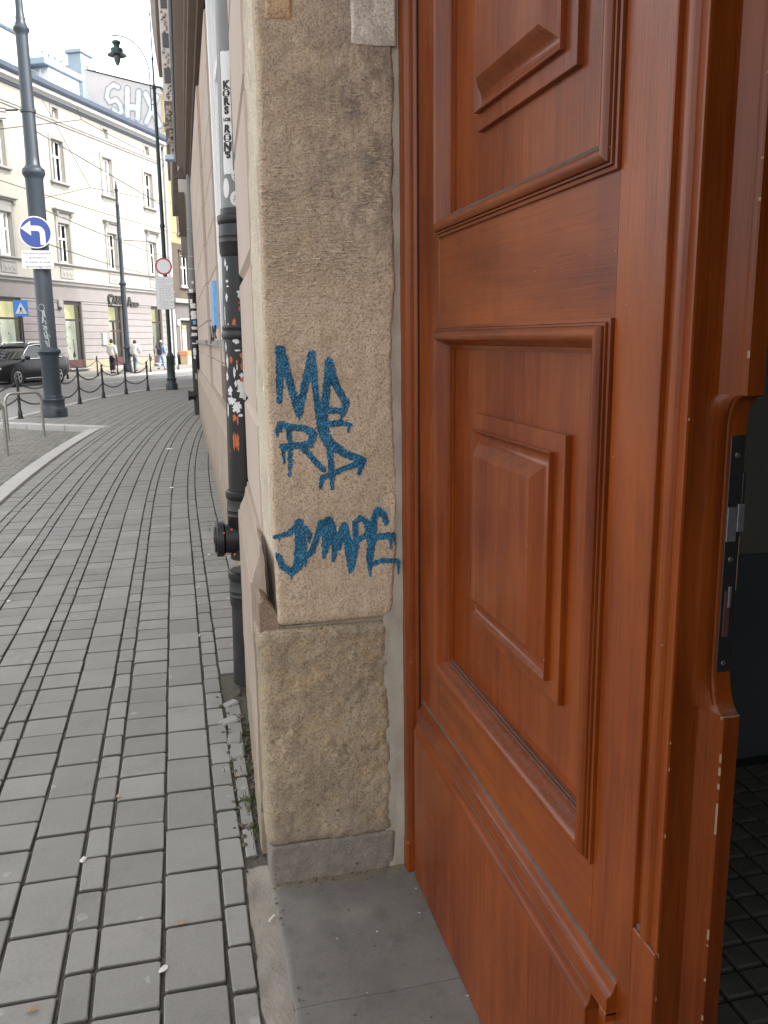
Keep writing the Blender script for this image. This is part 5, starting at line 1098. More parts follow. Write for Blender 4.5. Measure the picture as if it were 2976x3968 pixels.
# ------------------------------------------------------------------ yellow house with the grey party wall
yb = thing('yellow_building', 'tall sooty yellow house with grey party wall sprayed SHX above the cream roof', 'building', tuple(bp(18.05, 0)), RB)
pp = [(0, -.15), (0, 17.15), (5.15, 18.62), (5.15, 19.0), (6.9, 19.0), (7.2, 19.36), (7.25, 19.05), (8.7, 18.4), (13, 16.6), (13, -.15)]
part('party_wall', MB().prism(pp, lambda y, z: (0, y, z), lambda y, z: (.4, y, z)), GABLE, yb, local=True, smooth=0)
part('wall_coping', MB().loops([[(-.03, y, z+.02) for y, z in ((-.25, 17.09), (5.1, 18.62))], [(.5, y, z+.02) for y, z in ((-.25, 17.09), (5.1, 18.62))], [(.5, y, z+.07) for y, z in ((-.25, 17.09), (5.1, 18.62))], [(-.03, y, z+.07) for y, z in ((-.25, 17.09), (5.1, 18.62))]], False), GABLE, yb, local=True, smooth=0)
part('chimney', MB().box(-.35, 5.15, 13.6, .9, 6.1, 19.55, .02), CHIMB, yb, local=True, smooth=0); part('chimney_cap', MB().box(-.45, 5.05, 19.551, 1.0, 6.25, 19.8, .04), CHIMB, yb, local=True, smooth=0)
part('chimney', MB().box(1.6, 5.3, 17.0, 3.6, 6.4, 19.6, .03), CHIM, yb, local=True, smooth=0)
part('upper_front', wall_open(0.001, 14, 7.9, 16.9, [(1.45, 2.65, 8.55, 10.75), (4.6, 5.8, 8.55, 10.75), (1.45, 2.65, 12.6, 14.6)], .3), YEL, yb, local=True, smooth=0)
part('middle_front', wall_open(0.001, 14, 4.2, 7.9, [(1.45, 2.65, 5.15, 7.25), (4.6, 5.8, 5.15, 7.25)], .3), BROWNP, yb, local=True, smooth=0)
part('shop_front', wall_open(0.001, 14, -.15, 4.2, [(.95, 2.85, -.02, 2.90), (4, 6.5, .3, 2.9)], .4), DARKBASE, yb, local=True, smooth=0)
part('string_course', MB().box(.001, -.30, 4.02, 14, -.001, 4.30, .03), TRIM, yb, local=True, smooth=0)
part('dark_interior', MB().quad((.4, .9, 0), (14, .9, 0), (14, .9, 16), (.4, .9, 16)), DARKROOM, yb, local=True, smooth=0)
for z0, z1 in ((8.55, 10.75), (5.15, 7.25)):
    for a in (1.45, 4.6):
        white_window(yb, a+.04, a+1.16, z0+.02, z1-.02, .12, .60)
        m = MB(); m.box(a-.16, -.06, z0-.02, a, -.001, z1+.16, .01); m.box(a+1.2, -.06, z0-.02, a+1.36, -.001, z1+.16, .01); m.box(a+.001, -.06, z1, a+1.199, -.001, z1+.16, .01); m.box(a-.25, -.16, z1+.161, a+1.45, -.001, z1+.27, .02); part('window_trim', m, BROWNP, yb, local=True, smooth=0)
        part('window_sill', MB().box(a-.25, -.2, z0-.14, a+1.45, -.001, z0-.021, .015), TRIM, yb, local=True, smooth=0)
m = MB(); m.box(.80, -.06, -.02, .95, .2, 3.05); m.box(2.85, -.06, -.02, 3.0, .2, 3.05); m.box(.80, -.08, 2.90, 3.0, -.001, 3.05); part('door_surround', m, TRIM, yb, local=True, smooth=0)
dr = part('shop_door', MB().box(.98, .15, -.02, 2.82, .2, 2.85), SHOPDARK, yb, local=True, smooth=0); part('pane', MB().box(1.5, .13, .5, 2.1, .149, 2.55), GABLE, dr, local=True, smooth=0); part('poster', MB().box(1.55, .115, 2.3, 2.05, .129, 2.5), ORANGE, dr, local=True, smooth=0); part('door_rail', MB().box(1.42, .10, .3, 1.48, .149, 2.7), plain('tan_door_rail', (.35, .27, .17)), dr, local=True, smooth=0)
part('wall_box', MB().box(.45, -.15, 2.55, .65, -.001, 2.95, .02), SIGNWHITE, yb, local=True, smooth=0)
part('eaves', MB().prism([(.05, 16.90), (-1.15, 16.72), (-1.15, 16.98), (-1.25, 17.02), (-1.2, 17.12), (.05, 17.42)], lambda y, z: (.42, y, z), lambda y, z: (14, y, z)), SIGNWHITE, yb, local=True, smooth=0)
part('eaves_soffit', MB().quad((.41, -.02, 16.86), (14, -.02, 16.86), (14, -1.16, 16.70), (.41, -1.16, 16.70)), GUTTER, yb, local=True, smooth=0)
part('roof', MB().quad((.42, -1.2, 17.10), (14, -1.2, 17.10), (14, 5.2, 18.5), (.42, 5.2, 18.5)), ROOFM, yb, local=True, smooth=0)
SHX = [([(2.87, 17.43), (3.18, 17.59), (3.58, 17.37), (3.73, 16.9), (3.53, 16.59), (3.08, 16.71), (2.82, 16.4), (2.74, 15.95), (3.02, 15.78), (3.3, 16.13)], 0.3), ([(2.24, 17.28), (2.35, 15.7)], 0.36), ([(1.46, 17.04), (1.64, 15.5)], 0.36), ([(2.28, 16.21), (1.59, 16.13)], 0.4), ([(0.99, 16.9), (0.15, 15.0)], 0.36), ([(0.23, 16.66), (1.05, 15.24)], 0.36)]
_a = np.arange(-.3, 5.2, .035); _b = np.arange(13.9, 18.4, .035); X_, Z_ = np.meshgrid(_a, _b); _d = segmask(X_, Z_, [(p_, w_) for p_, w_ in SHX])
for lim, off, mat_, nm in ((.09, -.006, OUTL, 'graffiti_outline'), (0., -.012, SILVER, 'graffiti_letters')):
    m = _d < lim; cell = m[:-1, :-1] & m[1:, :-1] & m[:-1, 1:] & m[1:, 1:]; mb = MB()
    for i, j in zip(*np.nonzero(cell)): mb.quad((off, X_[i, j], Z_[i, j]), (off, X_[i, j+1], Z_[i, j]), (off, X_[i, j], Z_[i+1, j]+0) if 0 else (off, X_[i, j+1], Z_[i+1, j]), (off, X_[i, j], Z_[i+1, j]))
    part(nm, mb, mat_, yb, local=True, smooth=0)
# planter at its door
q = bp(18.8, .55); pt = thing('planter_box', 'cream planter box with orange rim standing at the dark shop door', 'planter', (q.x, q.y, -.02), RB)
part('body', MB().loops([[(x*s, y*s, z) for x, y in ((-.62, -.28), (.62, -.28), (.62, .28), (-.62, .28))] for s, z in ((.9, 0), (1, .62))], True, True), PLBODY, pt, local=True, smooth=0); part('rim', MB().box(-.66, -.32, .62, .66, .32, .90, .02), ORANGE, pt, local=True, smooth=0)

# ------------------------------------------------------------------ ornate house end with stuccoed oriel beyond the pink building
ob = thing('ornate_building', 'ornate brown stuccoed oriel house rising beyond the pink building end', 'building', (.7, 24, 0))
part('main_wall', MB().prism([(.62, 20.3), (.98, 40), (6, 40), (6, 20.3)], lambda x, y: (x, y, -.1), lambda x, y: (x, y, 17)), ORNL, ob, smooth=0)
part('oriel', MB().prism([(.095, 21), (.13, 31), (.98, 31), (.66, 21)], lambda x, y: (x, y, 6.75), lambda x, y: (x, y, 13.2)), ORNL, ob, smooth=0)
part('oriel_base', MB().prism([(.30, 21.04), (.42, 30.9), (.98, 30.9), (.66, 21.04)], lambda x, y: (x, y, 4.3), lambda x, y: (x, y, 5.50)), ORNL, ob, smooth=0)
part('base_ledge', MB().box(.04, 20.85, 5.50, .98, 21.1, 5.62, .02), CHIMB, ob, smooth=0); part('oriel_neck', MB().box(.20, 21.02, 5.62, .98, 30.9, 6.75), ORN, ob, smooth=0)
part('shadow_panel', MB().box(.22, 20.98, 6.42, .40, 21.018, 6.75), MAROON, ob, smooth=0); part('timber_panel', MB().box(.26, 20.97, 3.9, .42, 21.038, 4.85), BROWNP, ob, smooth=0)
for z0, z1 in ((8.62, 9.02), (7.84, 8.12), (7.12, 7.42)): part('niche', MB().box(.135, 20.975, z0, .27, 20.999, z1), SHOPDARK, ob, smooth=0)
lm = MB(); rr = random.Random(9)
for z in list(np.arange(8.15, 8.6, .05))+list(np.arange(7.45, 7.82, .05))+list(np.arange(6.8, 7.1, .045))+list(np.arange(9.05, 9.8, .06)):
    lm.ell((rr.uniform(.13, .25), 20.98, z), (rr.uniform(.015, .045), .04, rr.uniform(.015, .04)), 7, 5)
part('stucco_scrolls', lm, ORN, ob, kind='stuff')
lm = MB()
for k in range(46): z = rr.uniform(5.66, 6.62); w_ = .02+.14*math.sin((z-5.6)*2.6)**2; lm.ell((.19+rr.uniform(-1, 1)*w_*.8, 20.97, z), (rr.uniform(.02, .05), .06, rr.uniform(.025, .06)), 7, 5)
part('acanthus_bracket', lm, ORN, ob, kind='stuff')
lm = MB()
for k in range(70):
    z = rr.uniform(9.25, 12); x = .07-.085*min(1, (z-9.2)/1.1)-rr.uniform(-.02, .03); lm.ell((x, 20.95+rr.uniform(0, 1.5), z), (rr.uniform(.02, .05), .06, rr.uniform(.03, .08)), 7, 5)
part('cornice_ornament', lm, ORN, ob, kind='stuff')
part('oriel_cornice', MB().prism([(-.02, 9.9), (-.10, 10.6), (-.16, 11.5), (-.16, 13.4), (.6, 13.4), (.6, 9.9)], lambda x, z: (x+.05, 21.05, z), lambda x, z: (x+.05, 31, z)), ORN, ob, smooth=0)
# ------------------------------------------------------------------ lamp and sign poles
def pole(name, label, cat, x, y, prof, mat, n=24, group=None):
    t = thing(name, label, cat, (x, y, 0), group=group); part('shaft', MB().lathe(prof, (x, y, 0), n), mat, t, smooth=30); return t
def facing(x, y, ang):                        # flat sign: local x to the right as seen from the street, y up, z towards the viewer
    ca, sa = math.cos(ang), math.sin(ang); return lambda a, b, c: (x+a*ca+c*sa, y+a*sa-c*ca, b)
LX, LY = -2.60, 19.95
lp = pole('tram_pole', 'big blue grey tram pole carrying the round blue turn left sign', 'pole', LX, LY,
    [(.275, -.02), (.275, .17), (.268, .185), (.245, .20), (.232, .225), (.230, .34), (.238, .355), (.245, .375), (.235, .395), (.205, .41), (.198, .43), (.212, .445), (.205, .462), (.186, .47), (.186, 1.24), (.196, 1.27), (.198, 1.31), (.228, 1.35), (.246, 1.385), (.238, 1.42), (.190, 1.455), (.176, 1.50), (.176, 4.86), (.185, 4.90), (.222, 4.96), (.228, 5.0), (.218, 5.06), (.170, 5.10), (.142, 5.15), (.133, 5.3), (.118, 7.55), (.122, 7.62), (.152, 7.67), (.155, 7.71), (.120, 7.76), (.088, 7.85), (.094, 7.90), (.080, 7.94), (.072, 8.1), (.062, 11.5)], POLEB, 28)
part('base_vent', MB().box(LX+.10, LY-.262, .11, LX+.19, LY-.25, .13), BLACKM, lp)
YS = LY-.21
sg = part('round_sign', MB().lathe([(.318, 0), (.320, -.006), (.316, -.02), (.302, -.022), (.300, -.020), (.001, -.020)], (LX-.035, YS, 3.80), 48, 'y'), SIGNWHITE, lp, 'round blue turn left sign')
part('sign_face', MB().lathe([(.296, 0), (.001, 0)], (LX-.035, YS-.0225, 3.80), 48, 'y', cap=False), SIGNBLUE, sg)
f = lambda a, b: (LX-.035+a, YS-.0245, 3.80+b)
ar = MB(); N = 14
outer = [(.185, -.245), (.185, -.02)]+[(.035+.15*math.cos(q), -.02+.15*math.sin(q)) for q in [math.pi/2*k/N for k in range(1, N+1)]]+[(-.075, .13)]
inner = [(.085, -.245), (.085, -.02)]+[(.035+.05*math.cos(q), -.02+.05*math.sin(q)) for q in [math.pi/2*k/N for k in range(1, N+1)]]+[(-.075, .03)]
ar.grid([[f(*p) for p in outer], [f(*p) for p in inner]]); ar.quad(f(-.085, .225), f(-.275, .08), f(-.085, -.065)); part('arrow', ar, SIGNWHITE, sg)
pl = MB(); pl.box(LX-.35, YS-.012, 3.075, LX+.275, YS, 3.445, .0); p_ = part('sign_plate', pl, SIGNGREY, lp, 'small white plate with four lines of Polish text')
part('plate_face', MB().box(LX-.343, YS-.0145, 3.082, LX+.268, YS-.0115, 3.438), SIGNWHITE, p_)
for k, tx in enumerate(('Nie dotyczy pojazdów', 'uprawnionych', 'do wjazdu do strefy', 'ograniczonego ruchu')):
    t = text_mb(tx, .066, bold=.0006); xf(t, lambda a, b, c: (LX-.037+a*(.9 if k in (0, 3) else .95), YS-.0165, 3.368-.088*k+b)); part('text_line', t, GREYTEXT, p_)
for z in (3.95, 3.65, 3.26): part('sign_clamp', MB().lathe([(.182, 0), (.186, .004), (.186, .026), (.182, .03)], (LX, LY, z), 24, cap=False), STEEL, lp)
# paint-pen scribbles on the left pole
def polestroke(pts, wd, name='scribble'):
    mb = MB(); r = .1775
    for (a0, z0), (a1, z1) in zip(pts[:-1], pts[1:]):
        dx, dz = (a1-a0), (z1-z0); L = math.hypot(dx, dz) or 1; nx, nz = -dz/L*wd/2, dx/L*wd/2
        q = [(a0+nx, z0+nz), (a1+nx, z1+nz), (a1-nx, z1-nz), (a0-nx, z0-nz)]
        mb.quad(*[(LX+r*math.sin(a/r), LY-r*math.cos(a/r), z) for a, z in q])
    part(name, mb, SCRIBBLE, lp, smooth=0)
polestroke([(-.055+.062*math.cos(k*.33+2.2), 2.30+.07*math.sin(k*.33+2.2)) for k in range(20)], .010)
for pts, wd in (([(-.03, 2.24), (-.05, 2.02), (-.06, 1.98)], .03), ([(-.015, 2.24), (0, 2.12), (.012, 2.10)], .022), ([(-.07, 2.08), (-.03, 2.05), (-.06, 1.99), (.0, 2.03), (.01, 1.96), (-.055, 1.93)], .018), ([(-.06, 1.93), (-.01, 1.90), (-.05, 1.86), (.01, 1.92), (.01, 1.85)], .024), ([(-.05, 1.83), (.0, 1.85), (.01, 1.78)], .012), ([(-.045, 1.79), (-.03, 1.68), (.012, 1.66), (.008, 1.79), (-.03, 1.80)], .018), ([(-.035, 1.73), (.005, 1.70)], .014), ([(-.04, 1.62), (.02, 1.47)], .016), ([(-.04, 1.62), (.0, 1.60), (.025, 1.48)], .012), ([(.03, 1.68), (.045, 1.46)], .016), ([(.02, 1.72), (.075, 1.72), (.02, 1.70), (.08, 1.69)], .008), ([(.03, 1.76), (.03, 1.71)], .006), ([(.05, 1.76), (.055, 1.71)], .006)): polestroke(pts, wd)
clp = MB(); clp.tube([(LX-.19, LY-.05, 6.18), (LX-.30, LY-.05, 6.17), (LX-.42, LY-.05, 6.165)], .018, 6); clp.tube([(LX-.42, LY-.05, 6.20), (LX-.42, LY-.05, 6.13), (LX-.70, LY-.05, 6.13), (LX-.70, LY-.05, 6.20), (LX-.42, LY-.05, 6.20)], .010, 6); part('wire_clamp', clp, BLACKM, lp)
part('wire_clamp', MB().lathe([(.135, 0), (.15, .005), (.15, .06), (.135, .065)], (LX, LY, 6.14), 24, cap=False), POLEB, lp)

GX_, GY_ = -.142, 29.57
rp = pole('lamp_post', 'dark green lamp post with a no vehicles sign and curved lamp arm', 'lamp post', GX_, GY_,
    [(.192, -.02), (.192, .17), (.184, .19), (.160, .215), (.148, .24), (.145, .31), (.165, .335), (.172, .355), (.150, .375), (.135, .39), (.130, .42), (.126, 1.02), (.136, 1.05), (.136, 1.075), (.112, 1.10), (.094, 1.13), (.090, 1.17), (.062, 1.21), (.064, 5.05), (.066, 5.10), (.084, 5.13), (.080, 5.17), (.060, 5.22), (.055, 8.0), (.046, 9.15), (.062, 9.19), (.066, 9.24), (.040, 9.28), (.026, 9.34), (.024, 10.0), (.038, 10.02), (.034, 10.06), (.016, 10.1), (.014, 11.25), (.024, 11.28), (.012, 11.32), (.003, 11.45)], POLEG, 20)
arm = [(GX_-.115, GY_, 8.55), (GX_-.115, GY_, 9.3)]+[(GX_-.115-.86*(1-math.cos(q)), GY_, 9.55+1.08*math.sin(q)) for q in [math.pi/2*k/16 for k in range(17)]]+[(GX_-1.10, GY_, 10.63), (GX_-1.16, GY_, 10.61)]
part('lamp_arm', MB().tube(arm, .014, 7), POLEG, rp)
for z in (9.20, 8.74): part('arm_bracket', MB().tube([(GX_, GY_, z), (GX_-.115, GY_, z)], .013, 6), POLEG, rp)
lx = GX_-1.035
part('lamp_hanger', MB().tube([(lx, GY_, 10.62), (lx, GY_, 10.45)], .008, 6), POLEG, rp)
ld = part('lamp_shade', MB().lathe([(.02, 10.50), (.085, 10.49), (.125, 10.46), (.128, 10.42), (.10, 10.39), (.085, 10.36), (.085, 10.29), (.105, 10.27), (.17, 10.265), (.18, 10.25), (.18, 10.17), (.185, 10.15), (.28, 10.09), (.285, 10.075), (.20, 10.10), (.10, 10.12), (.02, 10.12)], (lx, GY_, 0), 24), LAMPGR, rp)
part('lamp_globe', MB().lathe([(.10, 10.11), (.105, 10.03), (.085, 9.92), (.045, 9.82), (.004, 9.775)], (lx, GY_, 0), 18), LAMPGL, ld)
YS2 = GY_-.10
sg2 = part('round_sign', MB().lathe([(.262, 0), (.264, -.006), (.262, -.02), (.001, -.02)], (GX_-.035, YS2, 3.905), 48, 'y'), SIGNGREY, rp, 'round no vehicles sign, white with a red rim')
part('sign_rim', MB().lathe([(.258, 0), (.212, 0)], (GX_-.035, YS2-.0225, 3.905), 48, 'y', cap=False), SIGNRED, sg2)
part('sign_face', MB().lathe([(.212, 0), (.001, 0)], (GX_-.035, YS2-.0225, 3.905), 48, 'y', cap=False), SIGNW2, sg2)
p2 = part('sign_plate', MB().box(GX_-.315, YS2-.012, 2.565, GX_+.24, YS2, 3.585), SIGNGREY, rp, 'tall white plate covered in fine print')
part('plate_face', MB().box(GX_-.307, YS2-.0145, 2.573, GX_+.232, YS2-.0115, 3.577), SIGNW2, p2)
rr = random.Random(12)
for k, (z, x0, x1) in enumerate([(3.50, -.27, .15), (3.44, -.25, .20), (3.39, -.25, -.05), (3.31, -.22, .18), (3.26, -.22, .21), (3.21, -.22, .16), (3.16, -.22, .10), (3.10, -.20, .17), (3.05, -.22, .20), (3.00, -.20, .15), (2.95, -.22, .16), (2.90, -.22, .18), (2.85, -.22, -.10), (2.815, -.24, .22), (2.775, -.24, .22), (2.73, -.21, .06), (2.69, -.21, .20), (2.64, -.22, -.06), (2.60, -.19, .21)]):
    mb = MB(); x = x0
    while x < x1:
        wd = rr.uniform(.03, .10)
        for q in range(int(wd/.013)): h = rr.choice((.009, .009, .014)); mb.quad((GX_+x+q*.013, YS2-.0165, z), (GX_+x+q*.013+.008, YS2-.0165, z), (GX_+x+q*.013+.008, YS2-.0165, z+h), (GX_+x+q*.013, YS2-.0165, z+h))
        x += wd+.02
    part('text_line', mb, GREYTEXT, p2, smooth=0)
for z in (3.9, 3.3, 2.8): part('sign_clamp', MB().lathe([(.066, 0), (.070, .003), (.070, .025), (.066, .028)], (GX_, GY_, z), 18, cap=False), STEEL, rp)

FX, FY = -2.39, 48.0
pole('tram_pole', 'slim blue grey pole with finial on the far pavement before the shop', 'pole', FX, FY,
    [(.20, -.03), (.20, .22), (.18, .26), (.185, .34), (.16, .40), (.15, 1.15), (.19, 1.2), (.195, 1.26), (.15, 1.31), (.142, 1.36), (.135, 4.36), (.19, 4.44), (.195, 4.49), (.13, 4.55), (.108, 4.65), (.100, 6.6), (.12, 6.68), (.10, 6.76), (.085, 8.25), (.10, 8.30), (.085, 8.38), (.07, 8.45), (.058, 8.95), (.10, 9.05), (.10, 9.10), (.05, 9.15), (.055, 9.28), (.03, 9.36), (.035, 9.43), (.005, 9.52)], POLEB, 18)

# ------------------------------------------------------------------ bollards and chains
def bollard(h=.93):
    mb = MB(); mb.lathe([(.075, 0), (.075, .02), (.052, .03), (.048, .14), (.036, .17), (.031, .20), (.028, .80), (.038, .81), (.038, .83), (.026, .845), (.018, .86), (.030, .875), (.034, .90), (.026, .925), (.006, .94), (.003, .965)], n=14)
    return mb
def make_b(label, loc, group):
    t = thing('bollard', label, 'bollard', loc, group=group); part('post', bollard(), BLACKM, t, local=True)
    for z in (.76, .42): part('chain_collar', MB().lathe([(.030, 0), (.042, .006), (.042, .026), (.030, .032)], (0, 0, z), 12, cap=False), BLACKM, t, local=True)
    return t
NBL = [(-4.02, 15.6), (-3.262, 19.76), (-2.80, 21.9), (-2.465, 23.88), (-2.040, 26.12), (-1.499, 27.74), (-.898, 29.30)]
LBN = [None, 'black bollard directly behind the bicycle stand, left of the big pole', 'black bollard half hidden behind the big blue grey pole', 'black bollard just right of the big blue grey pole', 'second black bollard from the big pole along the near kerb', 'third black bollard from the big pole along the near kerb', 'last near kerb bollard, closest to the green lamp post']
b0 = None
for p, l in zip(NBL, LBN):
    if l is None: continue
    loc = (p[0], p[1], 0)
    if b0 is None: b0 = make_b(l, loc, 'near kerb bollards')
    else: tree_copy(b0, loc, label=l)
def chain(a, b, sag, label, group, n):
    a, b = Vector(a), Vector(b); mb = MB(); u = (b-a); L = u.length; prev = None
    for k in range(n):
        t0, t1 = k/n, (k+1)/n; P = lambda t: a.lerp(b, t)-Vector((0, 0, sag*4*t*(1-t)))
        p, q = P(t0), P(t1); d = (q-p).normalized(); s = Vector((0, 0, 1)).cross(d).normalized(); v = s if k % 2 else d.cross(s); ln = (q-p).length*.64; c = (p+q)/2; r = .017
        pts = [c-d*ln+v*r*.3, c-d*ln*.6+v*r, c+d*ln*.6+v*r, c+d*ln+v*r*.3, c+d*ln-v*r*.3, c+d*ln*.6-v*r, c-d*ln*.6-v*r, c-d*ln-v*r*.3, c-d*ln+v*r*.3]
        mb.tube(pts, .0062, 4, cap=False)
    return single('chain', mb, CHAIN, label, 'chain', tuple((a+b)/2-Vector((0, 0, (a+b)[2]/2))), group=group)
spans = ['sett bay chain at the left picture edge', 'chain between the bicycle stand bollard and the hidden bollard', 'chain emerging right of the big pole', 'chain in the second bay right of the big pole', 'chain in the third bay right of the big pole', 'chain in the last bay before the green lamp post']
for i in range(len(NBL)-1):
    (ax, ay), (bx, by) = NBL[i], NBL[i+1]
    for z, nm in ((.776, 'upper '), (.436, 'lower ')):
        if i == 0 and z > .5: pass
        L = math.hypot(bx-ax, by-ay); chain((ax, ay, z), (bx, by, z), .20*min(1, L/2), nm+spans[i], 'chains along the near kerb', int(L/.062))
bf = None; FS = [-4.15, -1.73, .69, 2.46, 4.13, 5.74, 8.91]
FL = ['far kerb bollard behind the black car', 'far kerb bollard right behind the car tail', 'far kerb bollard below the left shop window edge', 'far kerb bollard left of the slim pole', 'far kerb bollard in front of the white jacket walker', 'far kerb bollard left of the backpack walker', 'far kerb bollard before the orange planter']
for s, l in zip(FS, FL):
    p = bp(s, 4.72); loc = (p.x, p.y, -.02)
    if bf is None: bf = make_b(l, loc, 'far kerb bollards')
    else: tree_copy(bf, loc, label=l)
for i in range(len(FS)-1):
    a, b = bp(FS[i], 4.72, .75), bp(FS[i+1], 4.72, .75); chain(a, b, .34, ['chain behind the black car', 'chain between the car tail and the left shop window', 'chain left of the slim pole', 'chain behind the slim pole', 'chain between the two walkers', 'chain past the backpack walker towards the planter'][i], 'chains along the far kerb', 30)
# bicycle stands
def stand(x0, y0, x1, y1, label, loc):
    a, b = Vector((x0, y0, 0)), Vector((x1, y1, 0)); u = (b-a).normalized(); L = (b-a).length; r = .13; H = .80; z = -.085
    P = [a+Vector((0, 0, z)), a+Vector((0, 0, z+H-r))]+[a+u*(r-r*math.cos(q))+Vector((0, 0, z+H-r+r*math.sin(q))) for q in [math.pi/2*k/8 for k in range(1, 9)]]
    P += [b-u*(r-r*math.sin(q))+Vector((0, 0, z+H-r+r*math.cos(q))) for q in [math.pi/2*k/8 for k in range(0, 9)]]+[b+Vector((0, 0, z))]
    t = thing('bicycle_stand', label, 'bicycle stand', (a.x, a.y, z), group='steel bicycle stands in the sett paved bay')
    part('hoop', MB().tube([tuple(p) for p in P], .024, 14), STEEL, t, smooth=60)
    for p in (a, b): part('foot_flange', MB().lathe([(.05, 0), (.05, .006), (.026, .008)], (p.x, p.y, -.084), 14), STEEL, t)
stand(-2.90, 16.2, -2.38, 16.68, 'brushed steel hoop bicycle stand, the whole one near the big pole', None)
stand(-3.10, 13.75, -2.56, 14.08, 'nearer steel hoop bicycle stand cut off by the left picture edge', None)

# ------------------------------------------------------------------ black car
def car():
    t = thing('parked_car', 'black sport utility car with chrome window trim driving behind the big pole', 'car', (-6.78, 36.68, -.12), math.pi/2-rad(26.66)+math.pi)
    # local: +x forward, y left, z up; origin on the ground under the front axle
    st = [(.92, .42, .62, .66, .55, .50), (.88, .30, .70, .76, .72, .66), (.70, .24, .80, .86, .86, .78), (.35, .22, .88, .95, .91, .80), (-.10, .22, .93, 1.02, .92, .78), (-.55, .22, .96, 1.06, .93, .76), (-1.1, .22, .97, 1.07, .93, .76), (-2.0, .22, .98, 1.08, .93, .76), (-2.8, .23, 1.0, 1.10, .92, .76), (-3.3, .26, 1.0, 1.12, .90, .74), (-3.62, .34, .98, 1.10, .84, .70), (-3.74, .46, .92, 1.02, .74, .62)]
    L = []
    for x, zb, zs, zt, w_, wt in st:
        L.append([(x, -w_*.90, zb), (x, -w_, zb+.14), (x, -w_*1.01, (zb+zs)/2), (x, -w_, zs), (x, -w_*.93, zt-.02), (x, -wt*.8, zt), (x, 0, zt+.02), (x, wt*.8, zt), (x, w_*.93, zt-.02), (x, w_, zs), (x, w_*1.01, (zb+zs)/2), (x, w_, zb+.14), (x, w_*.90, zb)])
    part('body', MB().loops(L, True, True, True), CARB, t, local=True, smooth=40)
    G = []
    for x, zt, wb, wt in ((-.32, 1.03, .80, .78), (-.75, 1.34, .80, .70), (-1.15, 1.57, .82, .64), (-1.6, 1.64, .83, .63), (-2.4, 1.64, .83, .62), (-3.0, 1.58, .82, .60), (-3.35, 1.40, .80, .62), (-3.55, 1.08, .76, .68)):
        G.append([(x, -wb, 1.02), (x, -(wb+wt)/2, (1.02+zt)/2+.04), (x, -wt, zt-.03), (x, -wt*.8, zt), (x, wt*.8, zt), (x, wt, zt-.03), (x, (wb+wt)/2, (1.02+zt)/2+.04), (x, wb, 1.02)])
    part('cabin_glass', MB().loops(G, True, True, True), CARG, t, local=True, smooth=40)
    rf = []
    for x, z, w_ in ((-1.02, 1.545, .60), (-1.2, 1.60, .62), (-1.6, 1.66, .63), (-2.4, 1.66, .62), (-3.0, 1.60, .60), (-3.2, 1.545, .58)): rf.append([(x, -w_-.02, z-.06), (x, -w_*.9, z-.01), (x, 0, z+.01), (x, w_*.9, z-.01), (x, w_+.02, z-.06)])
    part('roof', MB().grid(rf), CARB, t, local=True, smooth=40)
    for s in (-1, 1):
        part('roof_rail', MB().tube([(-1.25, s*.60, 1.64), (-1.45, s*.60, 1.70), (-2.6, s*.59, 1.70), (-2.9, s*.58, 1.64)], .022, 6), CHROME, t, local=True)
        part('window_trim', MB().tube([(-.45, s*.835, 1.06), (-.80, s*.775, 1.36), (-1.15, s*.685, 1.545), (-1.6, s*.67, 1.60), (-2.4, s*.665, 1.60), (-3.0, s*.655, 1.53), (-3.3, s*.74, 1.30)], .022, 6), CHROME, t, local=True)
        part('belt_trim', MB().tube([(-.45, s*.88, 1.05), (-1.5, s*.90, 1.07), (-3.1, s*.88, 1.10)], .016, 6), CHROME, t, local=True)
        part('pillar', MB().tube([(-2.02, s*.86, 1.05), (-2.02, s*.68, 1.60)], .035, 6), PLASTB, t, local=True)
        part('mirror', MB().ell((-.62, s*1.0, 1.11), (.09, .12, .075), 12, 8), CARB, t, local=True)
        part('sill', MB().box(-2.35, s*.86, .20, -.42, s*.96, .32, .03), PLASTB, t, local=True)
        part('sill_trim', MB().box(-2.3, s*.945, .30, -.46, s*.965, .325, .005), CHROME, t, local=True)
        part('headlight', MB().ell((.70, s*.66, .72), (.20, .17, .085), 14, 8), LAMPG, t, local=True)
        part('fog_light', MB().ell((.83, s*.60, .42), (.09, .12, .06), 12, 6), LAMPG, t, local=True)
        part('tail_light', MB().ell((-3.60, s*.70, .98), (.13, .16, .10), 14, 8), TAILR, t, local=True)
        for x in (0, -2.70):
            part('wheel_arch', MB().lathe([(.41, -.015), (.41, .02), (.36, .03), (.355, -.03)], (x, s*.90, .36), 24, 'y', cap=False), PLASTB, t, local=True)
            wl = part('wheel', MB().lathe([(.20, -.10), (.34, -.10), (.36, -.07), (.36, .07), (.34, .10), (.20, .10)], (x, s*.84, .36), 26, 'y'), TYRE, t, local=True)
            m = MB(); m.lathe([(.245, 0), (.245, s*.01), (.22, s*.015), (.215, 0)], (x, s*.94, .36), 24, 'y', cap=False)
            for k in range(5):
                a = 2*math.pi*k/5; m.prism([(-.03, .02), (.03, .02), (.045, .23), (-.045, .23)], lambda p, q: (x+p*math.cos(a)-q*math.sin(a), s*.935, .36+p*math.sin(a)+q*math.cos(a)), lambda p, q: (x+p*math.cos(a)-q*math.sin(a), s*.955, .36+p*math.sin(a)+q*math.cos(a)))
            part('rim', m, RIM, wl, local=True)
    part('grille', MB().box(.86, -.42, .52, .93, .42, .68, .02), PLASTB, t, local=True)
    part('bumper_trim', MB().box(.80, -.55, .28, .92, .55, .34, .02), CHROME, t, local=True)
    part('number_plate', MB().box(.92, -.26, .42, .94, .26, .52), SIGNWHITE, t, local=True)
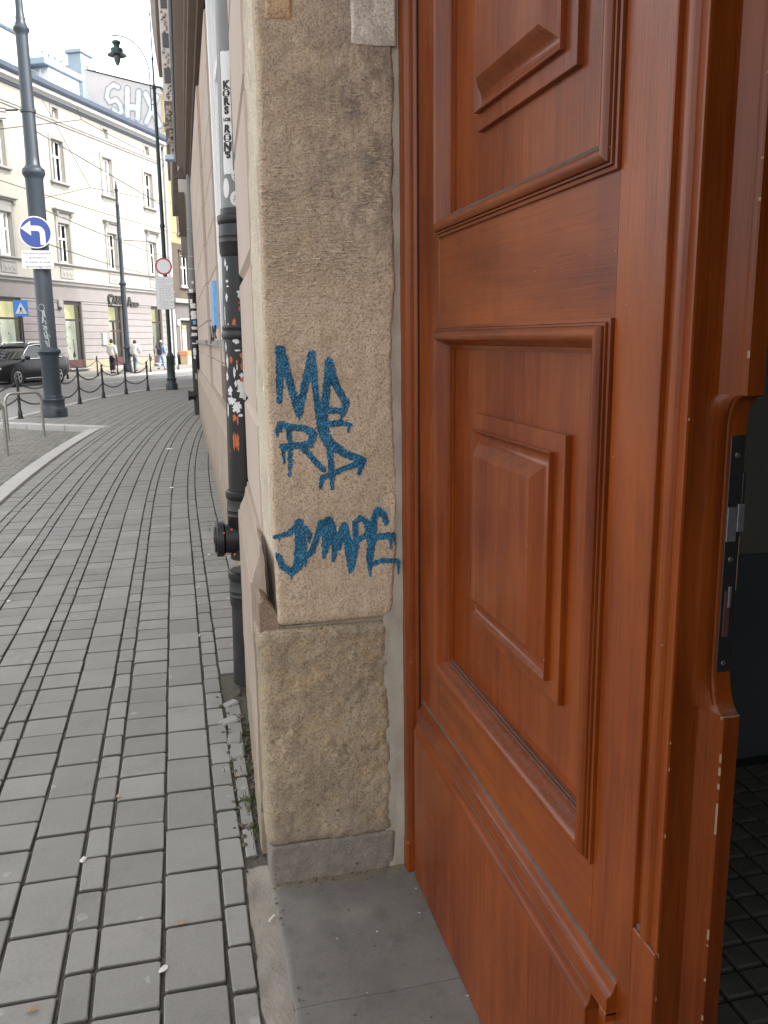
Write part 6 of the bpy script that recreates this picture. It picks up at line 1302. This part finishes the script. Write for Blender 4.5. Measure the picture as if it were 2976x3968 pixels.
    return t
car()

# ------------------------------------------------------------------ people on the far pavement
def skinmesh(name, verts, edges, radii, mat, parent, root=0, sub=2):
    me = bpy.data.meshes.new(name); me.from_pydata(verts, edges, []); o = bpy.data.objects.new(name, me); COL.objects.link(o)
    o.modifiers.new('skin', 'SKIN'); sk_ = me.skin_vertices[0].data if me.skin_vertices else None
    if sk_ is None:
        bpy.context.view_layer.update(); sk_ = me.skin_vertices[0].data
    for i, r in enumerate(radii): sk_[i].radius = (r if isinstance(r, tuple) else (r, r)); sk_[i].use_root = (i == root)
    s = o.modifiers.new('sub', 'SUBSURF'); s.levels = sub; s.render_levels = sub
    dg = bpy.context.evaluated_depsgraph_get(); m2 = bpy.data.meshes.new_from_object(o.evaluated_get(dg)); bpy.data.objects.remove(o)
    m2.materials.clear(); m2.materials.append(mat); m2.polygons.foreach_set('use_smooth', [True]*len(m2.polygons))
    o = bpy.data.objects.new(name, m2); COL.objects.link(o); o.parent = parent; RM[o.name] = RM[parent.name]; return o
def person(label, x, y, rz, H, arms, legs, jm, tm, top_fit=1., leg_fit=1., hair=HAIRD, hand=True):
    t = thing('person', label, 'person', (x, y, -.02), rz); k = H/1.75
    # joints, local: +y is the walking direction, x to the right
    (sl_, el, hl), (sr_, er, hr) = arms; (kl, fl), (kr, fr_) = legs
    V = [(0, 0, .98), (0, 0, 1.15), (0, .01, 1.32), (0, .01, 1.46), (0, .02, 1.54), (0, .03, 1.62), (0, .03, 1.72)]
    E = [(0, 1), (1, 2), (2, 3), (3, 4), (4, 5), (5, 6)]; Rr = [(.13, .10), (.12, .095), (.15, .105), (.09, .07), (.052, .052), (.082, .095), (.06, .07)]
    def limb(fr0, pts, rs):
        p = fr0
        for q, r in zip(pts, rs): V.append(q); Rr.append(r); E.append((p, len(V)-1)); p = len(V)-1
    limb(3, [sl_, el, hl], [.06, .046, .036]); limb(3, [sr_, er, hr], [.06, .046, .036])
    limb(0, [(-.09, 0, .90), kl, fl, (fl[0], fl[1]+.13, fl[2]-.04)], [.088, .058, .042, .032]); limb(0, [(.09, 0, .90), kr, fr_, (fr_[0], fr_[1]+.13, fr_[2]-.04)], [.088, .058, .042, .032])
    sc = lambda L: [(a*k, b*k, c*k) for a, b, c in L]
    skinmesh('body', sc(V), E, [tuple(q*k for q in (r if isinstance(r, tuple) else (r, r))) for r in Rr], SKIN, t)
    Vj = sc([(0, 0, .88), (0, 0, 1.10), (0, .01, 1.32), (0, .01, 1.45), (0, .02, 1.50), sl_, el, tuple(Vector(el).lerp(Vector(hl), .86)), sr_, er, tuple(Vector(er).lerp(Vector(hr), .86))])
    g = top_fit; Rj = [(.165*g, .135*g), (.165*g, .135*g), (.175*g, .135*g), (.11*g, .09*g), (.075, .075), .082*g, .068*g, .052*g, .082*g, .068*g, .052*g]
    skinmesh('jacket', Vj, [(0, 1), (1, 2), (2, 3), (3, 4), (3, 5), (5, 6), (6, 7), (3, 8), (8, 9), (9, 10)], [tuple(q*k for q in (r if isinstance(r, tuple) else (r, r))) for r in Rj], jm, t)
    q = leg_fit; Vt = sc([(0, 0, 1.0), (0, 0, .92), (-.09, 0, .86), kl, tuple(Vector(kl).lerp(Vector(fl), .85)), (.09, 0, .86), kr, tuple(Vector(kr).lerp(Vector(fr_), .85))])
    skinmesh('trousers', Vt, [(0, 1), (1, 2), (2, 3), (3, 4), (1, 5), (5, 6), (6, 7)], [tuple(z*k for z in (r if isinstance(r, tuple) else (r, r))) for r in ((.15, .12), (.155, .125), .105, .085*q, .075*q, .105, .085*q, .075*q)], tm, t)
    for fx in (fl, fr_): part('shoe', MB().ell((fx[0]*k, (fx[1]+.05)*k, max(.045, fx[2]*k-.03)), (.05*k, .135*k, .05*k), 12, 8), SHOEB, t, local=True)
    return t, k
pw1 = bp(5.73, 3.9); pr = -rad(26.66)
t, k = person('person in a puffy white jacket and pale jeans walking away with elbow bent', pw1.x, pw1.y, pr, 1.62, (((-.19, 0, 1.42), (-.25, .0, 1.15), (-.24, .12, .93)), ((.19, 0, 1.42), (.36, -.03, 1.20), (.22, .08, 1.02))), (((-.10, .05, .50), (-.11, .02, .08)), ((.10, -.02, .50), (.11, -.22, .14))), JACKW, JEANS, 1.22)
part('hair', MB().ell((0, .02*k, 1.665*k), (.092*k, .105*k, .115*k), 14, 10), HAIRD, t, local=True)
part('hood', MB().ell((0, -.03*k, 1.49*k), (.13*k, .11*k, .075*k), 14, 8), JACKW, t, local=True)
part('bag', MB().box(-.33*k, .02, .86*k, -.24*k, .14, 1.0*k, .02), BLACKM, t, local=True)
pw2 = bp(8.6, 3.9)
t, k = person('person with grey beanie, long hair and navy backpack walking away in wide jeans', pw2.x, pw2.y, pr, 1.58, (((-.18, 0, 1.40), (-.24, -.02, 1.14), (-.22, .10, .94)), ((.18, 0, 1.40), (.24, -.02, 1.14), (.22, .10, .94))), (((-.10, .02, .48), (-.14, -.22, .13)), ((.10, .10, .48), (.11, .12, .08))), DENIM, JEANSW, 1.05, 1.4)
part('hair', MB().loops([[(q*.11*k*math.cos(a), -.03+q*.09*k*math.sin(a), z*k) for a in [2*math.pi*i/12 for i in range(12)]] for q, z in ((.6, 1.70), (.95, 1.62), (1.1, 1.50), (1.35, 1.38), (1.3, 1.28), (.8, 1.24))], True, True, True), HAIRB, t, local=True)
part('beanie', MB().ell((0, .02*k, 1.70*k), (.10*k, .115*k, .10*k), 14, 10), BEANIE, t, local=True)
bk = part('backpack', MB().box(-.16*k, -.27*k, .93*k, .16*k, -.10*k, 1.36*k, .05*k), NAVY, t, local=True); part('backpack_tab', MB().box(-.04*k, -.285*k, 1.24*k, .05*k, -.26*k, 1.30*k, .01), REDT, bk, local=True)
pw3 = bp(3.95, 3.6)
t, k = person('person in white top and black trousers half hidden behind the slim pole', pw3.x, pw3.y, pr, 1.68, (((-.18, 0, 1.41), (-.23, .02, 1.14), (-.20, .14, .95)), ((.18, 0, 1.41), (.23, .02, 1.14), (.20, .14, .95))), (((-.09, .03, .50), (-.10, .0, .08)), ((.09, .0, .50), (.10, -.1, .09))), JACKW, TROUB, 1.1)
part('hair', MB().ell((0, .015*k, 1.665*k), (.092*k, .105*k, .12*k), 14, 10), HAIRB, t, local=True); part('collar', MB().ell((0, .0, 1.50*k), (.11*k, .10*k, .05*k), 12, 8), NEON, t, local=True)

# ------------------------------------------------------------------ pedestrian crossing sign
q = bp(-4.05, 4.35); cs = thing('crossing_sign', 'square blue pedestrian crossing sign on a thin post behind the car', 'sign', (q.x, q.y, -.02))
part('post', MB().lathe([(.03, 0), (.03, 3.3)], (q.x, q.y, -.02), 10), BLACKM, cs)
fa = facing(q.x, q.y-.05, rad(4))
part('sign_panel', xf(MB().box(-.27, 2.62, -.01, .27, 3.26, .01, .004), fa), SIGNLB, cs)
part('triangle', MB().quad(fa(-.22, 2.73, .013), fa(.22, 2.73, .013), fa(0, 3.18, .013)), SIGNWHITE, cs)
wk = MB()
for a, b, c, d, w_ in ((0, .70, -.01, .60, .05), (-.01, .60, -.07, .48, .026), (-.01, .60, .05, .48, .026), (0, .68, -.06, .60, .02), (0, .68, .06, .61, .02), (.005, .745, .006, .75, .04)):
    n = Vector((-(d-b), c-a, 0)).normalized()*w_/2; wk.quad(fa(a-n.x, 2.3+b-n.y-.02, .016), fa(c-n.x, 2.3+d-n.y-.02, .016), fa(c+n.x, 2.3+d+n.y-.02, .016), fa(a+n.x, 2.3+b+n.y-.02, .016))
part('walking_figure', wk, PRINT, cs)

# ------------------------------------------------------------------ overhead wires
def wire(a, b, sag, r, label, n=20):
    a, b = Vector(a), Vector(b); single('overhead_wire', MB().tube([tuple(a.lerp(b, k/n)-Vector((0, 0, 4*sag*(k/n)*(1-k/n)))) for k in range(n+1)], r, 5), WIRE, label, 'wire', tuple((a+b)/2))
wire((-2.493, 20.0, 5.808), (-0.159, 29.5, 5.79), 0, 0.01, 'long thin span wire from the big pole down to the green lamp post')
wire((-4.209, 20.0, 5.981), (-3.039, 20.0, 6.031), 0, 0.01, 'short wire tied to the clamp on the big pole')
wire((-4.484, 24.0, 6.568), (-2.697, 34.0, 9.195), 0, 0.012, 'faint wire rising right to the hanger above the second window')
wire((-2.697, 34.0, 9.195), (0.089, 44.0, 9.768), 0.05, 0.012, 'thin wire running down right from the hanger towards the corner')
wire((-2.837, 34.0, 9.601), (-2.697, 34.0, 9.195), 0, 0.01, 'short dropper wire above the hanger')
wire((-4.225, 36.0, 10.378), (-2.724, 36.0, 7.259), 0, 0.01, 'steep thin wire crossing the upper facade')
wire((-2.724, 36.0, 7.259), (-3.826, 30.0, 5.934), 0, 0.01, 'wire from the steep wire back towards the big pole')
wire((-2.724, 36.0, 7.259), (0.47, 46.0, 8.173), 0, 0.012, 'slack wire past the slim pole top')
wire((-3.708, 30.0, 5.631), (0.439, 46.0, 5.477), 0.1, 0.012, 'low tram wire crossing the first floor windows')
wire((-3.183, 26.0, 4.204), (-0.224, 44.0, 4.532), 0.1, 0.012, 'lowest tram wire passing above the shop sign')
wire((-6.243, 26.0, 6.464), (0.513, 46.0, 6.773), 0.1, 0.012, 'tram wire running behind the big pole to the yellow house')
wire((-1.822, 40.0, 5.78), (-0.853, 42.0, 5.97), 0, 0.02, 'insulated wire joint right of the slim pole')
